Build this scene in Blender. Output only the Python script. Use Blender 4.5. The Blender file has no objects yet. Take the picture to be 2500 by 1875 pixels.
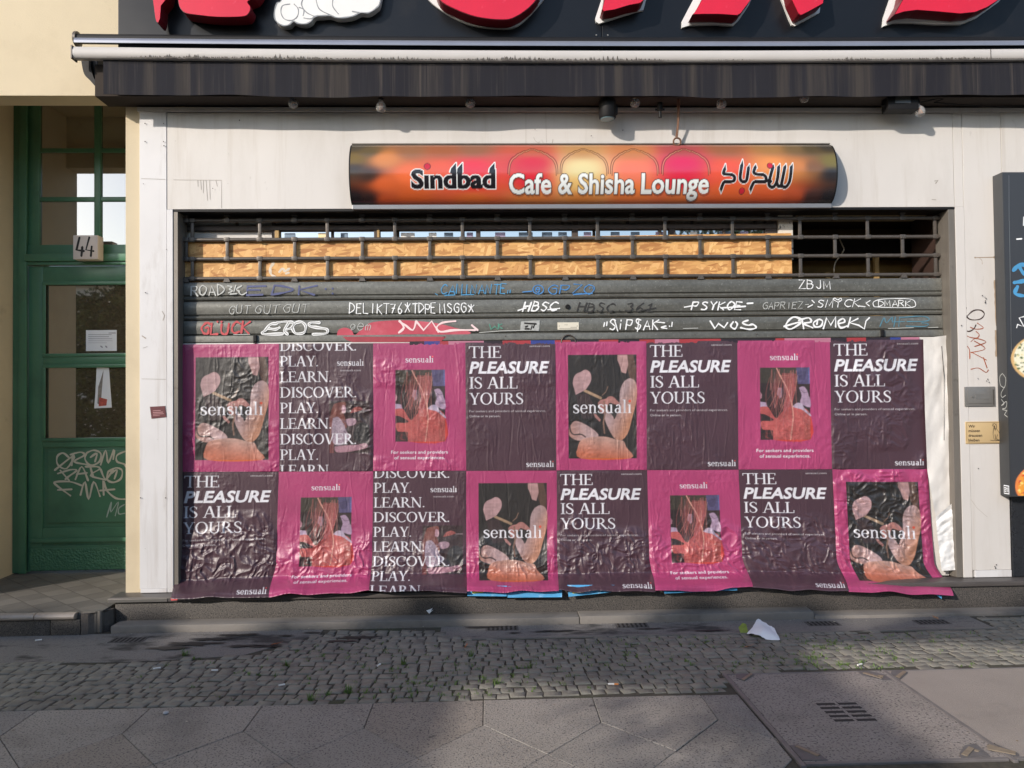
import bpy, bmesh, math, random
import numpy as np
from mathutils import Vector
R = math.radians
sc = bpy.context.scene
COL = sc.collection
random.seed(7)
# ------------------------------------------------------------------ camera
F = 1878.0
CAM = np.array([0.0, -4.97, 1.38])
_ps, _th, _ro = R(1.8), R(1.24), 0.011
_f = np.array([math.sin(_ps)*math.cos(_th), math.cos(_ps)*math.cos(_th), math.sin(_th)])
_r0 = np.cross(_f, [0, 0, 1.0]); _r0 /= np.linalg.norm(_r0)
_u0 = np.cross(_r0, _f)
_r = math.cos(_ro)*_r0 - math.sin(_ro)*_u0
_u = math.cos(_ro)*_u0 + math.sin(_ro)*_r0
cd = bpy.data.cameras.new('camera'); cam = bpy.data.objects.new('camera', cd); COL.objects.link(cam)
from mathutils import Matrix
m = Matrix.Identity(4)
for i in range(3):
    m[i][0] = _r[i]; m[i][1] = _u[i]; m[i][2] = -_f[i]; m[i][3] = CAM[i]
cam.matrix_world = m
cd.sensor_width = 36.0; cd.lens = 36.0*F/2500.0
cd.clip_start = 0.05; cd.clip_end = 400.0
sc.camera = cam
# ------------------------------------------------------------------ sky, sun, exposure
SUN_EL, SUN_AZ = R(23.0), R(45.0)       # low sun, 45 degrees to the left of the shopfront's normal
w = bpy.data.worlds.new('World'); sc.world = w; w.use_nodes = True
nt = w.node_tree
sky = nt.nodes.new('ShaderNodeTexSky'); sky.sky_type = 'NISHITA'; sky.sun_disc = False
sky.sun_elevation = SUN_EL; sky.sun_rotation = R(180) + SUN_AZ
sky.air_density = 1.0; sky.dust_density = 0.8; sky.ozone_density = 1.0
bg = nt.nodes['Background']; bg.inputs['Strength'].default_value = 0.135
nt.links.new(sky.outputs[0], bg.inputs['Color'])
sd = bpy.data.lights.new('sun', 'SUN'); sd.energy = 2.6; sd.angle = R(1.0); sd.color = (1.0, 0.905, 0.81)
sun = bpy.data.objects.new('sun', sd); COL.objects.link(sun)
SDIR = Vector((-math.sin(SUN_AZ)*math.cos(SUN_EL), -math.cos(SUN_AZ)*math.cos(SUN_EL), math.sin(SUN_EL)))
sun.rotation_euler = SDIR.to_track_quat('Z', 'Y').to_euler(); sun.location = SDIR*30
vs = sc.view_settings
vs.view_transform = 'Standard'; vs.look = 'None'; vs.exposure = 0.80; vs.gamma = 1.0
sc.cycles.use_denoising = True
sc.cycles.max_bounces = 8
# ------------------------------------------------------------------ pixel -> place helpers
def ray(px, py): return _f*F + _r*(px-1250.0) + _u*(937.5-py)
def W(px, py, Y=0.0):                    # point of the vertical plane y = Y seen at that pixel of the photograph
    d = ray(px, py); p = CAM + d*((Y-CAM[1])/d[1]); return float(p[0]), float(p[2])
def G(px, py, z=0.0):                    # point of the level plane z seen at that pixel
    d = ray(px, py); p = CAM + d*((z-CAM[2])/d[2]); return float(p[0]), float(p[1])
def wx(px, py, Y=0.0): return W(px, py, Y)[0]
def wz(px, py, Y=0.0): return W(px, py, Y)[1]
def s2l(c):
    c = np.asarray(c, float)/255.0
    return np.where(c <= 0.04045, c/12.92, ((c+0.055)/1.055)**2.4)
def H(r, g, b, k=1.0): return tuple(float(v)*k for v in s2l((r, g, b)))
# ------------------------------------------------------------------ objects
WL = {}
def tag(o, label=None, cat=None, group=None, kind=None):
    if label: o['label'] = label
    if cat: o['category'] = cat
    if group: o['group'] = group
    if kind: o['kind'] = kind
    return o
def empty(name, loc, label, cat, group=None, parent=None):
    o = bpy.data.objects.new(name, None); COL.objects.link(o); o.empty_display_size = 0.1
    o.location = loc; WL[o.name] = Vector(loc)
    return tag(o, label, cat, group)
class MB:
    def __init__(s): s.v = []; s.f = []; s.m = []
    def add(s, vs, fs, mi=0):
        b = len(s.v); s.v.extend(tuple(map(float, p)) for p in vs)
        s.f.extend(tuple(b+i for i in f) for f in fs); s.m.extend([mi]*len(fs)); return s
    def box(s, x0, x1, y0, y1, z0, z1, mi=0):
        if x0 > x1: x0, x1 = x1, x0
        if y0 > y1: y0, y1 = y1, y0
        if z0 > z1: z0, z1 = z1, z0
        return s.add([(x0,y0,z0),(x1,y0,z0),(x1,y1,z0),(x0,y1,z0),(x0,y0,z1),(x1,y0,z1),(x1,y1,z1),(x0,y1,z1)],
                     [(0,3,2,1),(4,5,6,7),(0,1,5,4),(1,2,6,5),(2,3,7,6),(3,0,4,7)], mi)
    def bbox(s, x0, x1, y0, y1, z0, z1, b=0.004, mi=0):      # box with chamfered edges
        if x0 > x1: x0, x1 = x1, x0
        if y0 > y1: y0, y1 = y1, y0
        if z0 > z1: z0, z1 = z1, z0
        bm = bmesh.new(); bmesh.ops.create_cube(bm, size=1.0)
        for v in bm.verts:
            v.co = Vector(((x0+x1)/2+v.co.x*(x1-x0), (y0+y1)/2+v.co.y*(y1-y0), (z0+z1)/2+v.co.z*(z1-z0)))
        bmesh.ops.bevel(bm, geom=list(bm.edges), offset=b, segments=2, profile=0.6, affect='EDGES')
        bm.verts.index_update()
        s.add([v.co for v in bm.verts], [[v.index for v in f.verts] for f in bm.faces], mi); bm.free(); return s
    def prism(s, pts, ax, a0, a1, mi=0):    # outline pts extruded along an axis; ax 'x' pts=(y,z), 'y' pts=(x,z), 'z' pts=(x,y)
        n = len(pts)
        def P(p, a): return {'x': (a, p[0], p[1]), 'y': (p[0], a, p[1]), 'z': (p[0], p[1], a)}[ax]
        vs = [P(p, a0) for p in pts] + [P(p, a1) for p in pts]
        return s.add(vs, [tuple(range(n))[::-1], tuple(range(n, 2*n))] + [(i, (i+1) % n, n+(i+1) % n, n+i) for i in range(n)], mi)
    def tube(s, pts, r, n=8, mi=0, caps=True):
        pts = [Vector(p) for p in pts]; k = len(pts)
        rs = r if isinstance(r, (list, tuple)) else [r]*k
        vs = []; fs = []
        for i, p in enumerate(pts):
            t = (pts[min(i+1, k-1)]-pts[max(i-1, 0)]).normalized()
            a = t.cross(Vector((0, 0, 1)))
            if a.length < 1e-3: a = t.cross(Vector((0, 1, 0)))
            a.normalize(); b = t.cross(a)
            for j in range(n):
                q = 2*math.pi*j/n; vs.append(p + (a*math.cos(q)+b*math.sin(q))*rs[i])
        for i in range(k-1):
            for j in range(n):
                fs.append((i*n+j, i*n+(j+1) % n, (i+1)*n+(j+1) % n, (i+1)*n+j))
        if caps: fs += [tuple(range(n))[::-1], tuple(range((k-1)*n, k*n))]
        return s.add(vs, fs, mi)
    def lathe(s, prof, c, ax='z', n=16, mi=0):   # prof: (radius, height)
        vs = []; fs = []; k = len(prof)
        for r_, h in prof:
            for j in range(n):
                q = 2*math.pi*j/n; a, b = r_*math.cos(q), r_*math.sin(q)
                vs.append((c[0]+a, c[1]+b, c[2]+h) if ax == 'z' else ((c[0]+a, c[1]+h, c[2]+b) if ax == 'y' else (c[0]+h, c[1]+a, c[2]+b)))
        for i in range(k-1):
            for j in range(n):
                fs.append((i*n+j, i*n+(j+1) % n, (i+1)*n+(j+1) % n, (i+1)*n+j))
        fs += [tuple(range(n))[::-1], tuple(range((k-1)*n, k*n))]
        return s.add(vs, fs, mi)
    def build(s, name, mat, parent=None, smooth=None, label=None, cat=None, group=None, kind=None, base=False):
        me = bpy.data.meshes.new(name)
        a = np.array(s.v, float); lo, hi = a.min(0), a.max(0); c = (lo+hi)/2
        if parent is None: c[2] = lo[2]
        c = Vector(c)
        me.from_pydata([tuple(p) for p in (a-np.array(c))], [], s.f)
        for mm in (mat if isinstance(mat, (list, tuple)) else [mat]): me.materials.append(mm)
        if isinstance(mat, (list, tuple)): me.polygons.foreach_set('material_index', s.m)
        bm = bmesh.new(); bm.from_mesh(me); bmesh.ops.recalc_face_normals(bm, faces=bm.faces); bm.to_mesh(me); bm.free()
        if smooth is not None:
            me.polygons.foreach_set('use_smooth', [True]*len(me.polygons))
            try: me.set_sharp_from_angle(angle=R(smooth))
            except Exception: pass
        o = bpy.data.objects.new(name, me); COL.objects.link(o)
        WL[o.name] = c
        if parent is not None:
            o.parent = parent; o.location = c - WL[parent.name]
        else: o.location = c
        return tag(o, label, cat, group, kind)
def dup(o, dx=0, dy=0, dz=0, label=None, rz=0.0):              # copy a thing or a part with all its parts
    c = o.copy(); COL.objects.link(c); c.location = o.location + Vector((dx, dy, dz))
    c.rotation_euler.z += rz
    WL[c.name] = WL[o.name] + Vector((dx, dy, dz))
    if label: c['label'] = label
    for ch in [q for q in bpy.data.objects if q.parent == o]:
        d = ch.copy(); COL.objects.link(d); d.parent = c; WL[d.name] = WL[ch.name]
        for g in [q for q in bpy.data.objects if q.parent == ch]:
            e = g.copy(); COL.objects.link(e); e.parent = d
    return c
# ------------------------------------------------------------------ materials
def pm(name, col, rough=0.6, metal=0.0, spec=0.5, var=0.12, vs=5.0, vsc=(1, 1, 1), bump=0.0, bs=60.0, dirt=None, coat=0.0, speck=None, rvar=0.0, world=False, ior=None):
    m = bpy.data.materials.new(name); m.use_nodes = True; t = m.node_tree; N = t.nodes; L = t.links
    b = N['Principled BSDF']; b.inputs['Roughness'].default_value = rough; b.inputs['Metallic'].default_value = metal
    b.inputs['Specular IOR Level'].default_value = spec; b.inputs['Coat Weight'].default_value = coat
    if ior: b.inputs['IOR'].default_value = ior
    tc = N.new('ShaderNodeTexCoord'); co = tc.outputs['Object']
    if world:
        g = N.new('ShaderNodeNewGeometry'); co = g.outputs['Position']
    mp = N.new('ShaderNodeMapping'); mp.inputs['Scale'].default_value = vsc; L.new(co, mp.inputs[0])
    def noise(scale, detail=6, src=None, rough_=0.6):
        n = N.new('ShaderNodeTexNoise'); n.inputs['Scale'].default_value = scale; n.inputs['Detail'].default_value = detail
        n.inputs['Roughness'].default_value = rough_; L.new(src or mp.outputs[0], n.inputs['Vector']); return n.outputs['Fac']
    def ramp(src, a, b_, c0=(0, 0, 0, 1), c1=(1, 1, 1, 1)):
        r_ = N.new('ShaderNodeValToRGB'); r_.color_ramp.elements[0].position = a; r_.color_ramp.elements[1].position = b_
        r_.color_ramp.elements[0].color = c0; r_.color_ramp.elements[1].color = c1; L.new(src, r_.inputs[0]); return r_.outputs['Color']
    c = np.array(col[:3]); lo = tuple(np.clip(c*(1-var), 0, 1))+(1,); hi = tuple(np.clip(c*(1+var), 0, 1))+(1,)
    out = ramp(noise(vs), 0.3, 0.7, lo, hi)
    for d in (dirt or []):              # (colour, strength, scale, threshold low, high, stretch)
        mp2 = N.new('ShaderNodeMapping'); mp2.inputs['Scale'].default_value = d[5] if len(d) > 5 else (1, 1, 1)
        mp2.inputs['Location'].default_value = (d[2]*1.3, d[2]*.7, d[2]*.37); L.new(co, mp2.inputs[0])
        k = ramp(noise(d[2], 8, mp2.outputs[0], 0.65), d[3], d[4], (0, 0, 0, 1), (d[1], d[1], d[1], 1))
        mx = N.new('ShaderNodeMix'); mx.data_type = 'RGBA'; L.new(k, mx.inputs[0]); L.new(out, mx.inputs[6]); mx.inputs[7].default_value = tuple(d[0])+(1,)
        out = mx.outputs[2]
    if speck:                           # (colour, scale, threshold low, high)
        for d in speck:
            k = ramp(noise(d[1], 2, co, 0.5), d[2], d[3])
            mx = N.new('ShaderNodeMix'); mx.data_type = 'RGBA'; L.new(k, mx.inputs[0]); L.new(out, mx.inputs[6]); mx.inputs[7].default_value = tuple(d[0])+(1,)
            out = mx.outputs[2]
    L.new(out, b.inputs['Base Color'])
    if rvar:
        mr = N.new('ShaderNodeMapRange'); mr.inputs[3].default_value = rough-rvar; mr.inputs[4].default_value = rough+rvar
        L.new(noise(vs*2.3), mr.inputs[0]); L.new(mr.outputs[0], b.inputs['Roughness'])
    if bump:
        bp = N.new('ShaderNodeBump'); bp.inputs['Strength'].default_value = min(1.0, bump); bp.inputs['Distance'].default_value = 0.004*max(1.0, bump)
        L.new(noise(bs, 4), bp.inputs['Height']); L.new(bp.outputs[0], b.inputs['Normal'])
    return m
def attrmat(name, rough=0.35, spec=0.5, coat=0.0, bump=0.0, bs=120.0):
    m = bpy.data.materials.new(name); m.use_nodes = True; t = m.node_tree; b = t.nodes['Principled BSDF']
    a = t.nodes.new('ShaderNodeAttribute'); a.attribute_name = 'print'; t.links.new(a.outputs['Color'], b.inputs['Base Color'])
    b.inputs['Roughness'].default_value = rough; b.inputs['Specular IOR Level'].default_value = spec
    b.inputs['Coat Weight'].default_value = coat; b.inputs['Coat Roughness'].default_value = 0.12
    if bump:
        tc = t.nodes.new('ShaderNodeTexCoord'); n = t.nodes.new('ShaderNodeTexNoise'); n.inputs['Scale'].default_value = bs; n.inputs['Detail'].default_value = 4
        t.links.new(tc.outputs['Object'], n.inputs['Vector'])
        bp = t.nodes.new('ShaderNodeBump'); bp.inputs['Strength'].default_value = bump; bp.inputs['Distance'].default_value = 0.003
        t.links.new(n.outputs['Fac'], bp.inputs['Height']); t.links.new(bp.outputs[0], b.inputs['Normal'])
    return m
M = {}
grime = H(70, 62, 52)
M['cream'] = pm('cream_render', H(198, 184, 156), 0.85, var=.06, vs=1.5, bump=.35, bs=160, dirt=[(H(150, 130, 100), .35, 1.2, .52, .8), (grime, .25, 6, .62, .8)])
M['panel'] = pm('white_sheet_metal', H(198, 194, 189), 0.5, var=.05, vs=1.2, vsc=(1, 1, .5), bump=.05, bs=14, dirt=[(H(150, 136, 116), .38, 3.0, .54, .8, (5, 1, .3)), (H(110, 98, 84), .5, 30, .70, .76), (H(150, 140, 125), .28, 2.2, .5, .8, (2, 1, .5)), (H(95, 85, 72), .5, 9, .67, .8, (1.6, 1, .7))])
M['post'] = pm('white_painted_board', H(200, 199, 199), 0.55, var=.05, vs=2, bump=.08, bs=20, dirt=[(H(140, 126, 110), .45, 2.2, .52, .8, (6, 1, .35)), (H(90, 80, 70), .6, 34, .70, .75), (H(125, 112, 96), .5, 3.0, .55, .78, (2.5, 1, .6)), (H(60, 52, 45), .6, 14, .68, .78)])
M['seam'] = pm('dark_joint', H(60, 56, 52), 0.8)
M['jamb'] = pm('weathered_grey_steel', H(120, 114, 106), 0.5, .35, var=.15, vs=6, vsc=(3, 3, .4), dirt=[(H(60, 50, 42), .6, 12, .6, .78)])
M['galv'] = pm('galvanised_steel', H(108, 108, 102), 0.42, .35, var=.2, vs=45, bump=.06, bs=40, rvar=.1, dirt=[(H(64, 60, 52), .6, 2.2, .5, .75, (.6, 1, 2)), (H(165, 165, 155), .5, 70, .6, .68)])
M['tube'] = pm('dull_grille_steel', H(92, 86, 80), 0.45, .4, var=.12, vs=20, dirt=[(H(48, 42, 36), .5, 25, .58, .75)])
M['dark'] = pm('dark_void', H(28, 24, 21), 0.9, var=.3, vs=3)
M['intwall'] = pm('ochre_wall', H(132, 106, 60), 0.9, var=.2, vs=2)
M['intceil'] = pm('brown_ceiling', H(60, 44, 38), 0.6, var=.25, vs=3)
M['intwood'] = pm('pale_timber', H(170, 140, 90), 0.6, var=.15, vs=8, vsc=(1, 1, .2))
M['plinth'] = pm('dark_terrazzo', H(74, 70, 66), 0.6, var=.15, vs=2.5, bump=.15, bs=180, speck=[(H(36, 34, 34), 140, .5, .6), (H(128, 122, 112), 170, .66, .72)], dirt=[(H(105, 98, 90), .4, 3, .5, .8, (1.5, 1, .5)), (H(50, 46, 42), .5, 1.6, .55, .75)])
M['granite'] = pm('black_granite', H(40, 42, 46), 0.28, var=.1, vs=3, speck=[(H(92, 94, 98), 190, .66, .72), (H(20, 20, 22), 130, .55, .62)], rvar=.05)
M['green'] = pm('green_gloss_paint', H(76, 122, 94), 0.32, var=.1, vs=3, bump=.05, bs=30, dirt=[(H(92, 118, 98), .35, 8, .6, .8), (H(40, 64, 50), .4, 3, .5, .75)])
M['hammer'] = pm('hammered_green_plate', H(72, 118, 90), 0.34, var=.1, vs=6)
M['blackcloth'] = pm('black_awning_fabric', H(31, 31, 37), .9, var=.15, vs=5, vsc=(3, 1, .12), bump=.15, bs=220, spec=.3, dirt=[(H(62, 57, 53), .8, 3.4, .49, .64, (2.2, 1, .06)), (H(84, 77, 71), .5, 15, .55, .7, (2.5, 1, .05)), (H(28, 28, 35), .8, 2.6, .5, .62, (2, 1, .1))])
M['whitebar'] = pm('grimy_white_aluminium', H(182, 178, 174), 0.55, var=.04, vs=3)
M['cassette'] = pm('grey_aluminium', H(134, 138, 150), 0.35, .4, var=.08, vs=4)
M['blackmetal'] = pm('black_metal', H(20, 19, 20), 0.6, spec=.3, var=.15, vs=6)
M['board'] = pm('black_glossy_panel', H(20, 22, 26), 0.3, var=.12, vs=1.3, rvar=.06, dirt=[(H(64, 60, 55), .4, 2.0, .55, .8, (1, 1, .6))])
M['red'] = pm('red_acrylic', H(196, 16, 44), 0.18, var=.1, vs=2, coat=.4, dirt=[(H(226, 90, 110), .35, 9, .64, .74)])
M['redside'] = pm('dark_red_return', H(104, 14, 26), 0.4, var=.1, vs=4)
M['white'] = pm('white_plastic', H(214, 214, 212), 0.4, var=.04, vs=4)
M['cloudline'] = pm('grey_outline_paint', H(120, 124, 128), 0.5)
M['paper'] = pm('white_paper', H(228, 232, 236), 0.7, var=.04, vs=9, bump=.2, bs=30)
M['oldpaper'] = pm('torn_white_paper', H(206, 203, 198), 0.65, var=.05, vs=4, bump=.5, bs=22, dirt=[(H(150, 142, 130), .4, 3, .52, .8)])
M['tornpaper'] = pm('scuffed_paper_back', H(214, 214, 212), 0.85, var=.12, vs=30, bump=.6, bs=60)
M['cardbrown'] = pm('old_layers_edge', H(120, 66, 44), 0.8, var=.3, vs=20)
M['brass'] = pm('brass_plate', H(196, 170, 126), 0.45, .1, var=.06, vs=4)
M['ink'] = pm('black_ink', H(26, 22, 20), 0.6, var=.05)
M['mailbox'] = pm('grey_letterbox_metal', H(134, 132, 128), 0.4, .45, var=.08, vs=6)
M['glue'] = pm('brown_glue', H(156, 138, 118), 0.4, var=.15, vs=12)
M['rust'] = pm('rusty_iron', H(110, 80, 62), 0.7, var=.3, vs=30)
M['board2'] = pm('dark_sign_frame', H(54, 56, 58), 0.4, var=.08, vs=4)
M['marker_w'] = pm('white_marker_paint', H(224, 226, 226), 0.5, var=.05, vs=8)
M['marker_w2'] = pm('thin_white_marker_paint', H(176, 178, 174), 0.5, var=.1, vs=8)
M['marker_b'] = pm('blue_marker_paint', H(72, 140, 184), 0.5, var=.1, vs=8)
M['marker_b2'] = pm('faded_blue_paint', H(74, 80, 118), 0.5, var=.15, vs=8)
M['marker_k'] = pm('dark_marker_paint', H(48, 46, 44), 0.5, var=.1, vs=8)
M['marker_r'] = pm('red_marker_paint', H(182, 70, 74), 0.5, var=.12, vs=8)
M['marker_o'] = pm('brown_orange_paint', H(150, 78, 48), 0.5, var=.35, vs=5)
M['marker_g'] = pm('faded_green_paint', H(84, 140, 122), 0.5, var=.1, vs=8)
M['tagcream'] = pm('cream_paint_marker', H(196, 192, 172), 0.45, var=.05, vs=8)
# OSB: overlapping stretched flakes
def osb():
    m = bpy.data.materials.new('oriented_strand_board'); m.use_nodes = True; t = m.node_tree; N = t.nodes; L = t.links; b = N['Principled BSDF']
    b.inputs['Roughness'].default_value = .65
    g = N.new('ShaderNodeNewGeometry'); prev = None
    for k, (ang, sx, sz, c0, c1) in enumerate([(25, 11, 46, (188, 134, 78), (218, 170, 106)), (-40, 13, 52, (176, 122, 68), (222, 176, 112)), (75, 12, 56, (192, 138, 80), (226, 182, 120)), (8, 17, 70, (164, 110, 60), (212, 164, 100))]):
        mr = N.new('ShaderNodeMapping'); mr.inputs['Rotation'].default_value = (0, R(ang), 0); L.new(g.outputs['Position'], mr.inputs[0])
        mp = N.new('ShaderNodeMapping'); mp.inputs['Scale'].default_value = (sx, 1, sz); mp.inputs['Location'].default_value = (k*3.1, 0, k*1.7)
        L.new(mr.outputs[0], mp.inputs[0])
        v = N.new('ShaderNodeTexVoronoi'); v.inputs['Scale'].default_value = .8; v.inputs['Randomness'].default_value = 1.0; L.new(mp.outputs[0], v.inputs['Vector'])
        s = N.new('ShaderNodeSeparateColor'); L.new(v.outputs['Color'], s.inputs[0])
        r = N.new('ShaderNodeValToRGB'); r.color_ramp.elements[0].color = H(*c0)+(1,); r.color_ramp.elements[1].color = H(*c1)+(1,); r.color_ramp.elements[0].position = .02
        L.new(s.outputs[0], r.inputs[0])
        if prev is None: prev = r.outputs[0]
        else:
            lt = N.new('ShaderNodeMath'); lt.operation = 'GREATER_THAN'; lt.inputs[1].default_value = .52; L.new(s.outputs[1], lt.inputs[0])
            mx = N.new('ShaderNodeMix'); mx.data_type = 'RGBA'; L.new(lt.outputs[0], mx.inputs[0]); L.new(prev, mx.inputs[6]); L.new(r.outputs[0], mx.inputs[7]); prev = mx.outputs[2]
    L.new(prev, b.inputs['Base Color'])
    bw = N.new('ShaderNodeRGBToBW'); L.new(prev, bw.inputs[0]); bp = N.new('ShaderNodeBump'); bp.inputs['Strength'].default_value = .25; bp.inputs['Distance'].default_value = .001
    L.new(bw.outputs[0], bp.inputs['Height']); L.new(bp.outputs[0], b.inputs['Normal'])
    return m
M['osb'] = osb()
M['osbedge'] = pm('board_cut_edge', H(206, 160, 100), .8, var=.2, vs=30)
def glassy(name, col, ior, rough=.015):
    m = pm(name, col, rough, var=.1, vs=3, spec=.5); m.node_tree.nodes['Principled BSDF'].inputs['IOR'].default_value = ior; return m
M['doorglass'] = glassy('dusty_reflecting_glass', H(84, 74, 62), 4.0, .02)
M['shopglass'] = glassy('shop_window_glass', H(60, 60, 60), 8.0, .02)
bg_ = bpy.data.materials.new('bulb_glass'); bg_.use_nodes = True
_b = bg_.node_tree.nodes['Principled BSDF']; _b.inputs['Transmission Weight'].default_value = .80; _b.inputs['Roughness'].default_value = .03; _b.inputs['IOR'].default_value = 1.35; _b.inputs['Base Color'].default_value = (.95, .94, .92, 1)
M['bulbglass'] = bg_
M['filament'] = pm('orange_filament', H(196, 120, 52), .4)
M['chrome'] = pm('bare_steel', H(160, 156, 150), .3, .8, var=.1)
# ================================================================== GROUND
XL, XO0, XO1, ZT, ZO, ZL = -2.215, -2.005, 3.10, 3.287, 2.630, 0.190
stone_dirt = [(H(52, 50, 50), .55, 2.2, .5, .78), (H(104, 98, 92), .4, 5.5, .55, .8)]
M['asphalt'] = pm('road_asphalt', H(66, 66, 68), .9, var=.15, vs=3, bump=.5, bs=120, world=True)
M['slab'] = pm('worn_granite_slab', H(136, 132, 126), .72, var=.13, vs=1.3, bump=.8, bs=150, world=True, dirt=stone_dirt+[(H(60, 58, 58), .8, 11, .70, .73), (H(160, 152, 142), .3, 1.1, .5, .75)], speck=[(H(70, 68, 68), 120, .55, .66), (H(150, 146, 140), 150, .66, .72)])
M['cobble'] = pm('split_basalt_cobble', H(122, 119, 110), .7, var=.22, vs=11, bump=.9, bs=70, world=True, dirt=[(H(58, 56, 58), .6, 3.0, .52, .75), (H(128, 124, 118), .35, 8, .6, .8)])
M['soil'] = pm('joint_soil', H(66, 62, 54), .95, var=.3, vs=30, bump=1, bs=80, world=True, dirt=[(H(52, 62, 34), .6, 5, .5, .7)])
M['concrete'] = pm('worn_concrete', H(118, 114, 110), .75, var=.08, vs=2, bump=.5, bs=90, world=True, dirt=[(H(30, 30, 31), .85, 2.6, .53, .63, (1, 2.2, 1)), (H(132, 127, 120), .35, 4, .55, .8)], speck=[(H(76, 74, 72), 150, .58, .68)])
M['lip'] = pm('stone_lip', H(118, 113, 107), .75, var=.1, vs=3, bump=.7, bs=70, world=True, dirt=[(H(58, 55, 52), .6, 3.2, .52, .75), (H(150, 143, 134), .4, 7, .58, .8)])
g = MB(); g.add([(-90, -90, -.14), (90, -90, -.14), (90, 60, -.14), (-90, 60, -.14)], [(0, 1, 2, 3)]); g.build('road', M['asphalt'], kind='structure')
g = MB(); g.box(-40, 40, -7.2, .8, -.135, -.0065); g.build('pavement_bed', M['soil'], kind='structure')
g = MB(); g.box(-40, 40, -7.36, -7.2, -.13, -.003); g.build('kerb', M['slab'], kind='structure')
# slabs: a row of five-sided stones against the cobbles, then squares laid on their corners
YS, HW, SH, AP = -1.385, .2525, .275, .285
def slab(mb, pts, gap=.0016):
    pts = [p for i, p in enumerate(pts) if math.hypot(p[0]-pts[i-1][0], p[1]-pts[i-1][1]) > .012]
    n = len(pts)
    if n < 3: return
    P = [np.array(p) for p in pts]; area = sum(P[i][0]*P[(i+1) % n][1]-P[(i+1) % n][0]*P[i][1] for i in range(n)); sg = 1 if area > 0 else -1
    def inset(d):
        out = []
        for i in range(n):
            a, b, c_ = P[i-1], P[i], P[(i+1) % n]
            e1 = (b-a)/np.linalg.norm(b-a); e2 = (c_-b)/np.linalg.norm(c_-b)
            n1 = np.array([-e1[1], e1[0]])*sg; n2 = np.array([-e2[1], e2[0]])*sg
            k = (n1+n2); k = k/max(.25, k.dot(n1)); out.append(b+k*d)
        return out
    o, q = inset(gap), inset(gap+.0022); dz = random.uniform(-.002, .0015)
    vs = [(p[0], p[1], -.022) for p in o]+[(p[0], p[1], -.0022+dz) for p in o]+[(p[0], p[1], dz) for p in q]
    fs = [tuple(range(2*n, 3*n))]+[(i, (i+1) % n, n+(i+1) % n, n+i) for i in range(n)]+[(n+i, n+(i+1) % n, 2*n+(i+1) % n, 2*n+i) for i in range(n)]
    mb.add(vs, fs, random.randint(0, 3))
HX0, HX1, HX2, HY0, HY1 = 1.165, 1.975, 2.80, -1.125, -2.08
g = MB(); x0 = -.035
for i in range(-12, 13):
    a = x0+i*2*HW; b = a+2*HW; cx = (a+b)/2
    if b < HX0-.02 or a > HX2+.02:
        slab(g, [(a, YS), (a, YS-SH), (cx, YS-SH-AP), (b, YS-SH), (b, YS)])
    elif a < HX0 < b:
        pts = [(a, YS), (a, YS-SH), (min(cx, HX0-.0155), YS-SH-AP*(1 if cx < HX0-.0155 else (HX0-.0155-a)/HW)), (HX0-.0155, YS-SH-AP*.75 if cx < HX0-.0155 else YS-SH-AP*.9), (HX0-.0155, YS)]
        slab(g, pts)
    for k in range(0, 9):
        ox = a if k % 2 == 0 else cx; yc = YS-SH-AP-k*AP
        if HX0-.05 < ox+HW and ox-HW < HX2+.05 and yc+AP > HY1-.03:
            if ox-HW < HX0-.0155 < ox+HW and ox < HX0:
                xr = HX0-.0155
                if xr > ox: slab(g, [(ox-HW, yc), (ox, yc-AP), (xr, yc-AP*(1-(xr-ox)/HW)), (xr, yc+AP*(1-(xr-ox)/HW)), (ox, yc+AP)])
                elif xr-(ox-HW) > .06: slab(g, [(ox-HW, yc), (xr, yc-AP*(xr-ox+HW)/HW), (xr, yc+AP*(xr-ox+HW)/HW)])
            elif yc < HY1-.02:
                slab(g, [(ox-HW, yc), (ox, yc-AP), (ox+HW, yc), (ox, min(yc+AP, HY1-.02))] if yc+AP < HY1 else [(ox-HW, min(yc, HY1-.02)), (ox, yc-AP), (ox+HW, min(yc, HY1-.02))])
            continue
        slab(g, [(ox-HW, yc), (ox, yc-AP), (ox+HW, yc), (ox, yc+AP)])
def slabmat(nm, c): return pm(nm, c, .72, var=.13, vs=1.3, bump=.8, bs=150, world=True, dirt=stone_dirt+[(H(58, 56, 56), .8, 11, .66, .69), (H(160, 152, 142), .3, 1.1, .5, .75)], speck=[(H(70, 68, 68), 120, .55, .66), (H(150, 146, 140), 150, .66, .72)])
g.build('pavement_slabs', [M['slab'], slabmat('pale_granite_slab', H(143, 138, 131)), slabmat('dark_granite_slab', H(126, 123, 120)), slabmat('warm_granite_slab', H(138, 131, 122))], kind='structure')
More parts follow.
